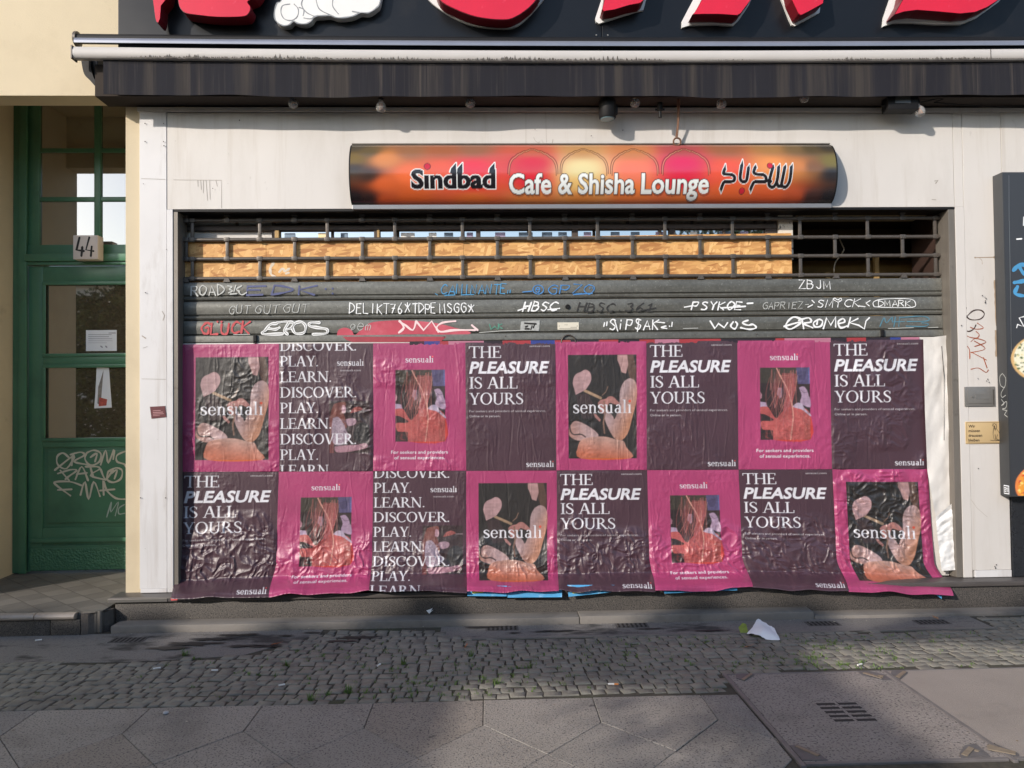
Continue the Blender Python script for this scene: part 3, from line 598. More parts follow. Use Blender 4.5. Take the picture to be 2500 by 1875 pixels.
for x in (578, 740, 1061, 1086, 1220, 1373, 1533, 1690, 1845): Wb(g, x-3, x+3, 536, 549, -.004)
for x in (1462, 1612, 1768): Wb(g, x-3, x+3, 561, 600, -.004)
g.build('window_frame', pm('dirty_dark_frame', H(70, 60, 54), .6, var=.2, vs=9), SW)
g = MB(); Wb(g, 672, 682, 561, 600, -.014, .03); Wb(g, 921, 927, 561, 600, -.014, .03); g.build('wooden_strut', M['intwood'], SW)
for a, b in ((672, 913), (921, 1163), (1172, 1397), (1411, 1634), (1648, 1868)):
    g = MB(); Wb(g, a, b, 561, 640, .02, .026); pn = g.build('pane', M['shopglass'], SW)
    g = MB(); x_ = a+(34 if 913 < b < 1170 else 4); mi = 0
    while x_ < b-8:
        w_ = random.uniform(14, 34); x_ += random.uniform(10, 60)
        if x_ > b-20 and g.f: break
        x_ = min(x_, b-24); mi = random.choice([1, 2, 0] if a > 900 else [3, 1]); Wb(g, x_, min(x_+w_, b-4), 566, 640, .0165, .0195)
        x_ += w_+.6
        k0 = getattr(g, 'k0', 0); g.m[k0:] = [mi]*(len(g.m)-k0); g.k0 = len(g.m)
    g.build('painted_reflection', [M['refl_w'], M['refl_b'], M['refl_l'], M['refl_y']], pn)  # strips of painted reflection in front of the glass
    g = MB(); Wb(g, a, b, 536, 549, .015, .02); g.build('fanlight', M['shopglass'] if a < 900 else pm('grimy_pane', H(134, 124, 112), .3, var=.3, vs=30), SW)
g = MB(); Wb(g, 430, 664, 536, 549, .015, .02); Wb(g, 430, 664, 561, 640, .02, .026); g.build('papered_pane', M['oldpaper'], SW)
g = MB(); Wb(g, 1898, 1933, 505, 640, -.02, .03); g.build('flaking_post', pm('flaking_white_paint', H(212, 204, 190), .6, var=.06, vs=5, bump=.5, bs=60, dirt=[(H(52, 42, 34), .9, 26, .6, .64)]), SW)
g = MB(); P = [W(2050, 585, .5), W(2058, 602, .5), W(2060, 610, .5), W(2052, 625, .5), W(2040, 640, .5), W(2036, 662, .5), W(2040, 700, .5)]
g.tube([(a, .5, b) for a, b in cr(P, 4)], .005, 6); g.build('hanging_cable', pm('pale_cable', H(170, 158, 138), .5), None, label='loose pale cable dangling in the dark room behind the grille', cat='cable')
# ================================================================== FASCIA SIGN BOARD WITH CHANNEL LETTERS
SB = empty('fascia_sign', (1.2, -.06, 3.6), 'black fascia board carrying large red channel letters and a white smoke cloud above the awning', 'shop sign')
g = MB(); zb0 = 3.50; xj = wx(1469, 60, -.06)
g.bbox(wx(288, 60, -.06), xj-.001, -.06, .018, zb0, 4.85, .003); g.bbox(xj+.002, 7, -.06, .018, zb0, 4.85, .003); g.build('back_panel', M['board'], SB)
YL0, YL1 = -.085, -.19
def letter(face, back, nm='letter'):
    g = MB(); fp = [W(a, b, YL1) for a, b in face]; g.prism(fp, 'y', YL1, YL0)
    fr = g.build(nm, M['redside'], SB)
    c = np.mean(fp, 0); q = MB(); q.prism([tuple(c+(np.array(p)-c)*.985) for p in fp], 'y', YL1-.004, YL1-.0005); q.build('letter_face', M['red'], fr)
    if back: q = MB(); q.prism([W(a, b, -.07) for a, b in back], 'y', -.078, -.0605); q.build('letter_backing', M['white'], fr)
letter([(372, -160), (374, 0), (380, 46), (383, 55), (387, 56), (391, 46), (393, 15), (408, -4), (424, -90)], None)
letter(cr([(428, -160), (434, -20), (436, 8), (442, 23), (456, 33), (490, 38), (532, 42), (592, 41), (608, 33), (612, 18), (605, 4), (628, -10), (645, -60), (640, -160)], 4), None)
letter(cr([(1085, -170), (1060, -90), (1060, -40), (1073, 0), (1111, 23), (1164, 42), (1225, 49), (1259, 42), (1301, 11), (1325, -30), (1330, -90), (1300, -170)], 4), cr([(1060, -170), (1035, -90), (1035, -40), (1046, 0), (1096, 38), (1153, 63), (1217, 71), (1255, 68), (1286, 46), (1327, 0), (1350, -40), (1350, -90), (1320, -170)], 4))
letter([(1500, -160), (1476, 0), (1470, 23), (1474, 28), (1500, 24), (1536, 13), (1563, 8), (1572, 0), (1600, -160)], [(1488, -160), (1468, 0), (1453, 46), (1455, 55), (1462, 59), (1500, 46), (1551, 30), (1570, 26), (1574, 12), (1612, -160)])
letter([(1790, -160), (1713, 0), (1696, 30), (1690, 36), (1712, 35), (1755, 35), (1800, 38), (1808, 33), (1833, 0), (1890, -160)], [(1775, -160), (1692, 0), (1664, 53), (1664, 69), (1683, 63), (1747, 61), (1789, 64), (1804, 49), (1827, 15), (1905, -160)])
letter([(1900, -160), (1933, 0), (1949, 34), (1955, 38), (1975, 28), (2009, 9), (2010, 0), (1990, -160)], [(1880, -160), (1907, 0), (1926, 49), (1932, 62), (1939, 65), (1952, 58), (2000, 32), (2001, 21), (2005, -160)])
letter([(2240, -160), (2203, 0), (2186, 30), (2183, 36), (2205, 29), (2237, 25), (2290, 29), (2344, 34), (2381, 30), (2410, 18), (2438, 0), (2480, -60), (2480, -160)], [(2225, -160), (2171, 0), (2156, 45), (2154, 66), (2180, 57), (2225, 57), (2283, 61), (2344, 61), (2381, 46), (2434, 8), (2500, -60), (2500, -160)])
g = MB(); cl = cr([(700, -150), (690, -12), (676, 8), (670, 30), (673, 50), (690, 62), (706, 60), (716, 52), (728, 57), (746, 58), (760, 51), (768, 40), (790, 38), (806, 38), (822, 43), (840, 43), (862, 39), (880, 31), (900, 31), (918, 20), (928, 4), (936, -60), (930, -150)], 4)
g.prism([W(a, b, -.12) for a, b in cl], 'y', -.12, -.0605); cloud = g.build('smoke_cloud', M['white'], SB)
g = MB(); strokes(g, [cr(l) for l in ([(708, 10), (690, 14), (686, 30), (694, 46), (712, 50), (726, 40), (728, 22), (718, 10)], [(730, 18), (742, 24), (740, 38)], [(745, -10), (736, 10), (748, 30), (768, 40)], [(770, -10), (778, 20), (800, 34), (822, 43)], [(815, -10), (812, 14), (826, 34)], [(860, 28), (878, 31)], [(742, 44), (758, 46), (776, 38)])], .006, -.12); strokes(g, [cl], .007, -.12); g.build('cloud_outline', M['cloudline'], cloud)
g = MB()
for a, b in ((1456, 86), (1484, 86)): x, z = W(a, b, -.06); g = MB(); g.lathe([(.006, 0), (.005, -.004), (.001, -.005)], (x, -.0605, z), 'y', 8); g.build('panel_screw', M['chrome'], SB)
# ================================================================== AWNING
AW = empty('awning', (1.0, -.2, 3.2), 'rolled up black fabric awning with a grimy white front bar', 'awning')
def sag(x): return .018*((x-.2)/3.0)**2
def sweep(prof, x0, x1, n=22, zf=None, mb=None):
    mb = mb or MB(); k = len(prof); vs = []; fs = []
    for i in range(n+1):
        x = x0+(x1-x0)*i/n; dzz = (zf or sag)(x)
        vs += [(x, p[0], p[1]+dzz) for p in prof]
    for i in range(n):
        for j in range(k): fs.append((i*k+j, i*k+(j+1) % k, (i+1)*k+(j+1) % k, (i+1)*k+j))
    fs += [tuple(range(k))[::-1], tuple(range(n*k, n*k+k))]
    mb.add(vs, fs); return mb
YBAR = -.25
zt_, zbm = wz(1250, 121, YBAR), wz(1250, 150, YBAR); hb_ = zt_-zbm
xr_ = 4.6
pr = [(YBAR+.05, zt_-.004), (YBAR+.012, zt_), (YBAR+.003, zt_-.006), (YBAR-.004, zt_-hb_*.35), (YBAR-.004, zbm+hb_*.3), (YBAR+.004, zbm+.006), (YBAR+.014, zbm), (YBAR+.05, zbm+.004)]
M['barpaint'] = M['whitebar']
bar = sweep(pr, wx(177, 128, YBAR), xr_).build('front_bar', M['whitebar'], AW, smooth=40)
g = MB(); rr = random.Random(5); vs = []; n = 1500
for i in range(n+1):      # black mould creeping up from the lower edge of the bar
    x = -2.3+6.2*i/n; dens = max(0, .45+.55*math.sin(x*2.1+1)*math.sin(x*.9+.4)+.25*math.sin(x*9.0)); h = .0025+(rr.random()**3)*.030*dens+(.008*dens if i % 7 < 2 else 0)
    vs += [(x, YBAR-.0048, zbm+.004+sag(x)), (x+rr.uniform(-.001, .001), YBAR-.0052, zbm+.004+sag(x)+h)]
g.add(vs, [(2*i, 2*i+2, 2*i+3, 2*i+1) for i in range(n)])
g.build('mould_streaks', pm('grey_mould', H(84, 79, 74), .8, var=.5, vs=30), AW)
g = MB(); g.bbox(wx(173, 128, YBAR), wx(177, 128, YBAR)-.0005, YBAR-.006, YBAR+.06, zbm+sag(-2.5)-.004, zt_+sag(-2.5)+.004, .002); g.build('end_cap', M['tube'], AW)
g = MB(); xj2 = wx(2417, 130, YBAR); g.box(xj2, xj2+.004, YBAR-.0055, YBAR-.0045, zbm+.008+sag(3.2), zt_-.008+sag(3.2)); g.build('bar_joint', M['seam'], AW)
zv = wz(1250, 236, -.22)
pv = []; nseg = 180
g = MB(); vs = []; fs = []; xv0 = wx(252, 190, -.22)
for i in range(nseg+1):
    x = xv0+(xr_-xv0)*i/nseg
    rip = .006*math.sin(x*5.1)+.004*math.sin(x*13.7+1); zz = zv+.6*sag(x)+.005*math.sin(x*2.3+.6)+.003*math.sin(x*7.1)
    for k in range(6):
        t = k/5; vs.append((x, -.222+rip*t, (zbm+.003+sag(x))*(1-t)+zz*t))
for i in range(nseg):
    for k in range(5): a = i*6+k; fs.append((a, a+6, a+7, a+1))
n0 = len(vs); vs2 = [(x, y+.004, z) for x, y, z in vs]
g.add(vs+vs2, fs+[tuple(n0+q for q in f[::-1]) for f in fs]+[(i*6+5, (i+1)*6+5, n0+(i+1)*6+5, n0+i*6+5) for i in range(nseg)]+[(0+k, k+1, n0+k+1, n0+k) for k in range(5)])
g.build('valance', M['blackcloth'], AW, smooth=60)
zc = wz(1250, 110, -.12)
g = MB()
pc = [(-.12+.034*math.cos(a), zc+.018+.030*math.sin(a)) for a in [2*math.pi*k/14 for k in range(14)]]
sweep(pc, wx(190, 95, -.12), xr_, zf=lambda x: .7*sag(x), mb=g); g.build('fabric_roll', M['blackmetal'], AW, smooth=50)
g = MB(); zk0, zk1 = wz(1250, 111, -.170), wz(1250, 100, -.170)
pc = [(-.08, zk1+.012), (-.08, zk1+.018), (-.145, zk1+.012), (-.163, zk1+.004), (-.170, (zk0+zk1)/2), (-.168, zk0), (-.162, zk0), (-.162, zk1-.004), (-.145, zk1+.006)]
sweep(pc, wx(190, 95, -.12), xr_, zf=lambda x: .7*sag(x), mb=g); g.build('cassette_cover', M['cassette'], AW, smooth=50)
g = MB(); g.lathe([(.042, 0), (.048, .004), (.048, .02), (.02, .024)], (wx(183, 95, -.12), -.115, zc+.018+.7*sag(-2.5)), 'x', 18); g.build('roll_end_cap', M['tube'], AW, smooth=40)
g = MB(); g.box(wx(262, 200, 0), 4.6, -.155, .018, ZT+.012, zb0-.002); g.build('awning_box', pm('soot_brown_box', H(50, 42, 36), .9, var=.2, vs=4), AW)
g = MB()
P = [W(a, b, -.10) for a, b in cr([(205, 140), (208, 165), (214, 188), (228, 203), (243, 219), (246, 212), (236, 195), (230, 170), (228, 140)], 3)]
g.prism(P, 'y', -.14, -.05); g.build('arm_bracket', M['blackmetal'], AW)
g = MB(); g.bbox(wx(236, 180, -.05), wx(249, 180, -.05), -.11, -.02, wz(240, 206, -.05), wz(240, 142, -.05), .004); g.build('wall_bracket', M['tube'], AW)
# ================================================================== THINGS HANGING UNDER THE AWNING
ST = MB(); pts = []
def bulb(px, py, Y, tiltx, tiltz, label, proto=None):
    x, z = W(px, py, Y)
    if proto is None:
        r = empty('light_bulb', (x, Y, z), label, 'light bulb', 'bare bulbs strung under the awning')
        q = MB(); q.lathe([(.0125, .052), (.014, .04), (.02, .03), (.029, .016), (.0325, 0), (.031, -.012), (.025, -.023), (.014, -.031), (.003, -.0335)], (x, Y, z), 'z', 18); q.build('bulb_glass', M['bulbglass'], r, smooth=60)
        q = MB(); q.lathe([(.017, .05), (.019, .06), (.019, .095), (.010, .105)], (x, Y, z), 'z', 14); q.build('socket', M['blackmetal'], r, smooth=40)
        q = MB()
        for dx_ in (-.007, -.002, .003, .008): q.tube([(x+dx_*.7, Y+dx_*.3, z+.02), (x+dx_, Y-dx_*.4, z-.012)], .0016, 5)
        q.build('filament', M['filament'], r)
    else: r = dup(proto, x-WL[proto.name].x, Y-WL[proto.name].y, z-WL[proto.name].z, label)
    r.rotation_euler = (tiltx, tiltz, 0)
    pts.append((x, Y, z)); return r
b0 = bulb(716, 252, -.13, R(-62), 0, 'leftmost bare glass bulb under the awning, over the plain white panel')
bulb(930, 262, -.13, R(-8), 0, 'bare bulb hanging straight down over the left end of the orange sign', b0)
bulb(1148, 252, -.13, R(-58), R(8), 'bare bulb facing outward over the white lettering start of the orange sign', b0)
bulb(1550, 251, -.13, R(-50), R(-5), 'bare bulb between the black spotlight and the hooked cable', b0)
bulb(1761, 254, -.13, R(-30), R(10), 'bare bulb above the Arabic letters of the orange sign', b0)
bulb(1963, 238, -.13, R(-40), 0, 'bare bulb half hidden by the valance, left of the floodlight', b0)
bulb(2246, 272, -.13, R(-6), R(-14), 'bare bulb hanging lowest, just right of the black floodlight', b0)
for o in list(bpy.data.objects):
    if o.name.startswith('light_bulb') and o.rotation_euler.x < R(-25):      # pivot is the glass; keep the socket up behind it
        pass
g = MB(); q = [(-1.75, -.14, ZT+.05)]
for (x, y, z) in pts: q += [(x-.15, -.13, ZT+.028), (x, -.12, max(z+.06, ZT-.03)), (x+.2, -.13, ZT+.03)]
q += [(2.9, -.13, ZT-.012), (3.3, -.1, ZT-.03), (3.9, -.1, ZT+.0), (4.4, -.1, ZT+.03)]
g.tube(q, .004, 5); g.build('string_light_cable', M['blackmetal'], None, label='thin black cable linking the bare bulbs under the awning', cat='cable')
x, z = W(1483, 276, -.12)
SP = empty('spotlight', (x, -.12, z), 'short black cylinder spotlight with a bluish lens over the orange sign', 'spotlight')
g = MB(); g.lathe([(.05, .075), (.056, .07), (.054, -.03), (.050, -.036), (.048, -.034), (.010, -.034)], (x, -.12, z), 'z', 22); g.bbox(x-.01, x+.01, -.13, -.1, z+.07, ZT+.013, .002); g.bbox(x+.05, x+.065, -.135, -.105, z-.01, z+.05, .003); g.build('housing', M['blackmetal'], SP, smooth=40)
g = MB(); g.lathe([(.046, -.0345), (.044, -.042), (.004, -.046)], (x, -.12, z), 'z', 22); g.build('lens', pm('blue_grey_lens', H(96, 120, 126), .2), SP, smooth=40)
x, z = W(1611, 270, -.12)
g = MB(); g.lathe([(.018, .05), (.019, .0), (.010, -.005), (.011, -.045), (.004, -.047)], (x, -.12, z), 'z', 12); g.box(x-.03, x+.03, -.124, -.117, z+.0, z+.012); g.build('empty_lamp_socket', M['blackmetal'], None, smooth=40, label='small black empty lamp socket left of the hooked cable', cat='lamp socket')
g = MB(); x, z = W(1653, 346, -.045)
g.tube([(x, -.12, ZT+.02), (x+.004, -.08, ZT-.1), (x, -.05, z+.03)], .006, 6)
g.tube([(x-.012, -.12, ZT+.02), (x+.0, -.07, ZT-.13), (x-.008, -.045, z+.028)], .004, 6)
g.tube([(x+.024*math.cos(a), -.045-.003*math.sin(a), z+.024*math.sin(a)) for a in [2*math.pi*k/20 for k in range(21)]], .006, 6)
g.build('coiled_cable', M['rust'], None, smooth=60, label='dark cable hanging to a small loop on top edge of the orange sign', cat='cable')
x, z = W(2198, 256, -.13)
FL = empty('floodlight', (x, -.13, z), 'black square floodlight on the soffit beside the lowest bulb', 'floodlight')
g = MB(); g.bbox(x-.10, x+.10, -.17, -.08, z-.045, z+.06, .008); g.tube([(x-.11, -.12, z+.07), (x-.115, -.12, z), (x-.10, -.12, z)], .006, 6); g.tube([(x+.11, -.12, z+.07), (x+.115, -.12, z), (x+.10, -.12, z)], .006, 6); g.build('housing', M['blackmetal'], FL, smooth=40)
g = MB(); g.bbox(x-.055, x+.045, -.1725, -.1705, z-.005, z+.045, .0008); g.build('lamp_glass', pm('grey_lamp_glass', H(76, 76, 74), .25), FL)
# ================================================================== RASTER PRINTING (numpy) FOR POSTERS AND SIGN
class Cv:
    def __init__(s, w, h, res, col):
        s.res = res; s.nx = int(round(w/res)); s.ny = int(round(h/res)); s.c = np.ones((s.ny, s.nx, 3))*np.asarray(col, float)
    def _blend(s, a, i0, j0, col, alpha):
        h, w = a.shape; t = s.c[i0:i0+h, j0:j0+w]; a = (a*alpha)[..., None]
        c = np.asarray(col, float)
        t[:] = t*(1-a)+c*a
    def _bb(s, P, pad):
        P = np.asarray(P, float); x0, y0 = P.min(0)-pad; x1, y1 = P.max(0)+pad
        j0 = max(0, int(x0/s.res)); j1 = min(s.nx, int(x1/s.res)+2); i0 = max(0, int(y0/s.res)); i1 = min(s.ny, int(y1/s.res)+2)
        return i0, i1, j0, j1
    def mask(s, polys, ss=2, eo=True):
        A = np.vstack([np.asarray(p, float) for p in polys]); i0, i1, j0, j1 = s._bb(A, s.res)
        if i1 <= i0 or j1 <= j0: return None
        out = np.zeros((i1-i0, j1-j0))
        for a in range(ss):
            for b in range(ss):
                X, Y = np.meshgrid((np.arange(j0, j1)+(b+.5)/ss)*s.res, (np.arange(i0, i1)+(a+.5)/ss)*s.res)
                acc = np.zeros(X.shape, bool)
                for p in polys:
                    p = np.asarray(p, float); c = np.zeros(X.shape, bool); n = len(p)
                    for k in range(n):
                        x1, y1 = p[k-1]; x2, y2 = p[k]
                        if y1 == y2: continue
                        c ^= ((y1 > Y) != (y2 > Y)) & (X < (x2-x1)*(Y-y1)/(y2-y1)+x1)
                    acc |= c
                out += acc
        return out/(ss*ss), i0, j0
    def poly(s, pts, col, alpha=1.0):
        r = s.mask([pts])
        if r: s._blend(r[0], r[1], r[2], col, alpha)
    def gpoly(s, pts, c0, c1, p0, p1, alpha=1.0):            # polygon with a printed colour ramp from p0 to p1
        r = s.mask([pts])
        if not r: return
        a, i0, j0 = r; h, w = a.shape
        X, Y = np.meshgrid((np.arange(j0, j0+w)+.5)*s.res, (np.arange(i0, i0+h)+.5)*s.res)
        d = np.array(p1, float)-np.array(p0, float); t = np.clip(((X-p0[0])*d[0]+(Y-p0[1])*d[1])/d.dot(d), 0, 1)[..., None]
        s._blend(a, i0, j0, np.array(c0)*(1-t)+np.array(c1)*t, alpha)
    def stroke(s, pts, wd, col, alpha=1.0):
        P = np.asarray(pts, float); n = len(P); ws = np.broadcast_to(np.asarray(wd, float)/2, (n,)) if np.ndim(wd) == 0 else np.asarray(wd, float)/2
        i0, i1, j0, j1 = s._bb(P, ws.max()+s.res)
        if i1 <= i0 or j1 <= j0: return
        X, Y = np.meshgrid((np.arange(j0, j1)+.5)*s.res, (np.arange(i0, i1)+.5)*s.res); best = np.full(X.shape, -9.0)
        for k in range(n-1):
            a, b = P[k], P[k+1]; d = b-a; L2 = d.dot(d)+1e-9
            t = np.clip(((X-a[0])*d[0]+(Y-a[1])*d[1])/L2, 0, 1)
            best = np.maximum(best, (ws[k]*(1-t)+ws[k+1]*t-np.hypot(X-a[0]-d[0]*t, Y-a[1]-d[1]*t))/s.res+.5)
        s._blend(np.clip(best, 0, 1), i0, j0, col, alpha)
    def sample(s, U, V):                 # bilinear, coordinates in canvas units
        x = np.clip(U/s.res-.5, 0, s.nx-1.001); y = np.clip(V/s.res-.5, 0, s.ny-1.001); j = x.astype(int); i = y.astype(int); fx = (x-j)[..., None]; fy = (y-i)[..., None]
        j1 = np.minimum(j+1, s.nx-1); i1 = np.minimum(i+1, s.ny-1)
        return (s.c[i, j]*(1-fx)+s.c[i, j1]*fx)*(1-fy)+(s.c[i1, j]*(1-fx)+s.c[i1, j1]*fx)*fy
_tc = {}
def text_tris(txt, off=0.0, shear=0.0):      # the built-in font as triangles, cap height about .73
    k = (txt, off, shear)
    if k in _tc: return _tc[k]
    cu = bpy.data.curves.new('lettering', 'FONT'); cu.body = txt; cu.offset = off; cu.shear = shear; cu.resolution_u = 3
    ob = bpy.data.objects.new('lettering', cu); COL.objects.link(ob); dg = bpy.context.evaluated_depsgraph_get(); me = ob.evaluated_get(dg).to_mesh(); me.calc_loop_triangles()
    V = np.array([v.co[:2] for v in me.vertices]).reshape(-1, 2); T = [tuple(t.vertices) for t in me.loop_triangles]
    ob.evaluated_get(dg).to_mesh_clear(); bpy.data.objects.remove(ob); bpy.data.curves.remove(cu)
    _tc[k] = (V, T); return V, T
def put_text(cv, txt, x, y, h, col, off=0.0, shear=0.0, width=None, align='l', alpha=1.0, pre=None):   # h: cap height, y: baseline
    V, T = text_tris(txt, off, shear)
    if not len(T): return
    V0, _ = pre or (text_tris(txt, 0.0, shear))
    sy = h/.727; x0, x1 = V0[:, 0].min(), V0[:, 0].max(); sx_ = (width/(x1-x0)) if width else sy
    ox = {'l': x, 'c': x-(x1-x0)*sx_/2, 'r': x-(x1-x0)*sx_}[align]
    P = np.stack([ox+(V[:, 0]-x0)*sx_, y-V[:, 1]*sy], 1)
    i0, i1, j0, j1 = cv._bb(P, cv.res)
    if i1 <= i0 or j1 <= j0: return
    A = np.zeros((i1-i0, j1-j0))
    for t in T:
        r = cv.mask([P[list(t)]], 3)
        if r:
            a, ii, jj = r; A[ii-i0:ii-i0+a.shape[0], jj-j0:jj-j0+a.shape[1]] += a
    cv._blend(np.clip(A, 0, 1), i0, j0, col, alpha)
# a book serif drawn from stems, bowls and hairlines (cap height 1)
SW_, TW_ = .125, .052
def _rect(a, b, c, d): return [(a, b), (c, b), (c, d), (a, d)]
def _stem(x, y0=0, y1=1, bot=True, top=True, e=.085, w=SW_):
    o = [_rect(x, y0, x+w, y1)]
    if bot: o.append(_rect(x-e, y0, x+w+e, y0+.042))
    if top: o.append(_rect(x-e, y1-.042, x+w+e, y1))
    return o
def _bowl(cx, cy, rx, ry, a0, a1, wt=SW_, wn=TW_, n=22):
    A = [R(a0+(a1-a0)*k/n) for k in range(n+1)]
    return [[(cx+rx*math.cos(a), cy+ry*math.sin(a)) for a in A]+[(cx+(rx-wt)*math.cos(a), cy+(ry-wn)*math.sin(a)) for a in A[::-1]]]
def _diag(x0, y0, x1, y1, w): return [[(x0-w/2, y0), (x0+w/2, y0), (x1+w/2, y1), (x1-w/2, y1)]]
def _ser(x, y, e=.11): return [_rect(x-e, y, x+e, y+.042)]
def _pen(pts, ws, n=6):
    q = cr(pts, n); W_ = np.interp(np.linspace(0, 1, len(q)), np.linspace(0, 1, len(ws)), ws); L_, R_ = [], []
    P = np.array(q)
    for i in range(len(P)):
        t = P[min(i+1, len(P)-1)]-P[max(i-1, 0)]; t = t/np.linalg.norm(t); nn = np.array([-t[1], t[0]]); L_.append(tuple(P[i]+nn*W_[i])); R_.append(tuple(P[i]-nn*W_[i]))
    return [[L_[i], L_[i+1], R_[i+1], R_[i]] for i in range(len(P)-1)]
def _S(w, h):
    return _pen([(.86*w, .80*h), (.68*w, .95*h), (.45*w, .975*h), (.2*w, .88*h), (.17*w, .72*h), (.42*w, .56*h), (.74*w, .42*h), (.86*w, .25*h), (.74*w, .08*h), (.48*w, .025*h), (.25*w, .06*h), (.08*w, .22*h)], [.018, .022, .026, .045, .058, .064, .064, .056, .036, .024, .022, .018])+[_rect(.83*w, .72*h, .87*w+.01, .95*h), _rect(.06*w, .06*h, .10*w+.01, .29*h)]
GL = {
 'T': (.76, [_rect(0, .948, .76, 1), _rect(0, .78, .042, 1), _rect(.718, .78, .76, 1)]+_stem(.317, 0, 1, True, False)),
 'H': (.86, _stem(.09)+_stem(.645)+[_rect(.1, .485, .7, .535)]),
 'E': (.66, _stem(.09, top=False)+[_rect(.0, .958, .6, 1), _rect(.56, .79, .6, 1), _rect(.1, .49, .5, .54), _rect(.465, .40, .50, .62), _rect(0, 0, .64, .046), _rect(.60, 0, .645, .23)]),
 'I': (.33, _stem(.10)),
 'S': (.54, _S(.54, 1.0)),
 'A': (.80, _diag(.09, 0, .385, 1, .062)+_diag(.68, 0, .405, 1, .14)+[_rect(.2, .32, .58, .37)]+_ser(.10, 0)+_ser(.68, 0, .13)),
 'L': (.62, _stem(.09)+[_rect(.1, 0, .58, .046), _rect(.545, 0, .59, .26)]),
 'Y': (.74, _diag(.375, .42, .12, 1, .13)+_diag(.40, .42, .63, 1, .06)+_stem(.315, 0, .46, True, False)+_ser(.12, .958, .12)+_ser(.63, .958)),
 'O': (.86, _bowl(.43, .5, .41, .52, 0, 360)),
 'U': (.80, _stem(.09, .28, 1, False, True)+[_rect(.62, .28, .685, 1)]+_ser(.652, .958)+_bowl(.3875, .30, .2975, .32, 180, 360, .10, .055)),
 'R': (.78, _stem(.09)+_bowl(.27, .735, .30, .265, -90, 90)+[_rect(.15, .948, .28, 1), _rect(.15, .47, .30, .52)]+_diag(.70, 0, .34, .49, .13)+_ser(.70, 0, .12)),
 'D': (.84, _stem(.09)+_bowl(.32, .5, .47, .5, -90, 90)+[_rect(.15, .95, .33, 1), _rect(.15, 0, .33, .05)]),
 'C': (.76, _bowl(.43, .5, .41, .52, 42, 318)+[_rect(.70, .70, .74, .97)]),
 'V': (.78, _diag(.385, 0, .11, 1, .135)+_diag(.40, 0, .665, 1, .06)+_ser(.11, .958, .12)+_ser(.665, .958)),
 'P': (.64, _stem(.09)+_bowl(.27, .72, .33, .28, -90, 90)+[_rect(.15, .948, .28, 1), _rect(.15, .44, .28, .49)]),
 'N': (.88, [_rect(.11, 0, .165, 1), _rect(.70, 0, .755, 1)]+_diag(.72, 0, .13, 1, .14)+_ser(.135, 0)+_ser(.10, .958)+_ser(.73, .958)),
 '.': (.24, [[(.10+.062*math.cos(a*.6), .062+.062*math.sin(a*.6)) for a in range(11)]]),
 ' ': (.30, []),
 's': (.42, _S(.42, .66)), 'l': (.30, _stem(.09, 0, 1.02, True, False, .07, .105)+[_rect(.02, .975, .15, 1.02)]),
 'n': (.62, _stem(.09, 0, .65, True, False, .06, .105)+[_rect(.02, .605, .15, .65)]+_stem(.40, 0, .45, True, False, .06, .105)+_bowl(.31, .43, .195, .225, 0, 150, .105, .055)),
 'u': (.62, [_rect(.09, .18, .195, .65), _rect(.02, .605, .195, .65)]+_stem(.40, 0, .65, False, False, 0, .105)+[_rect(.40, 0, .57, .042), _rect(.33, .605, .505, .65)]+_bowl(.29, .2, .20, .21, 180, 320, .105, .06)),
 'e': (.54, _bowl(.285, .325, .245, .34, 8, 330, .105, .05)+[_rect(.08, .33, .51, .375)]),
 'a': (.54, _stem(.33, 0, .45, False, False, 0, .105)+[_rect(.33, 0, .5, .042)]+_bowl(.27, .45, .165, .21, 0, 155, .105, .055)+_bowl(.215, .19, .17, .20, 40, 340, .10, .05)),
 'i': (.30, _stem(.09, 0, .65, True, False, .07, .105)+[_rect(.02, .605, .15, .65)]),
}
def serif_w(txt): return sum(GL[c][0]+.02 for c in txt)
def serif(cv, txt, x, y, h, col, width=None, align='l', bold=0.0):
    sx_ = (width/serif_w(txt)) if width else h
    if align != 'l': x -= serif_w(txt)*sx_*(.5 if align == 'c' else 1)
    for c in txt:
        wv, polys = GL[c]
        if polys:
            P = [[(x+a*sx_, y-b*h) for a, b in p] for p in polys]
            r = cv.mask(P, 3)
            if r: cv._blend(r[0], r[1], r[2], col, 1.0)
        x += (wv+.02)*sx_
def vnoise(h, w_, cy, cx, rg):
    g_ = rg.random((int(cy)+3, int(cx)+3)); y = np.linspace(0, cy, h); x = np.linspace(0, cx, w_); i = y.astype(int); j = x.astype(int); fy = y-i; fx = x-j; fy = (fy*fy*(3-2*fy))[:, None]; fx = (fx*fx*(3-2*fx))[None]
    a = g_[np.ix_(i, j)]; b = g_[np.ix_(i, j+1)]; c = g_[np.ix_(i+1, j)]; d = g_[np.ix_(i+1, j+1)]
    return (a*(1-fx)+b*fx)*(1-fy)+(c*(1-fx)+d*fx)*fy
PW, PH = 594.0, 841.0
PINK, PLUM, WHITE = s2l((154, 57, 99)), s2l((68, 46, 55)), s2l((206, 206, 212))
def Q(pts, r, src):                      # points measured in a source rectangle -> the poster's photo rectangle
    x0, y0, x1, y1 = src; X0, Y0, X1, Y1 = r
    return [(X0+(a-x0)/(x1-x0)*(X1-X0), Y0+(b-y0)/(y1-y0)*(Y1-Y0)) for a, b in pts]
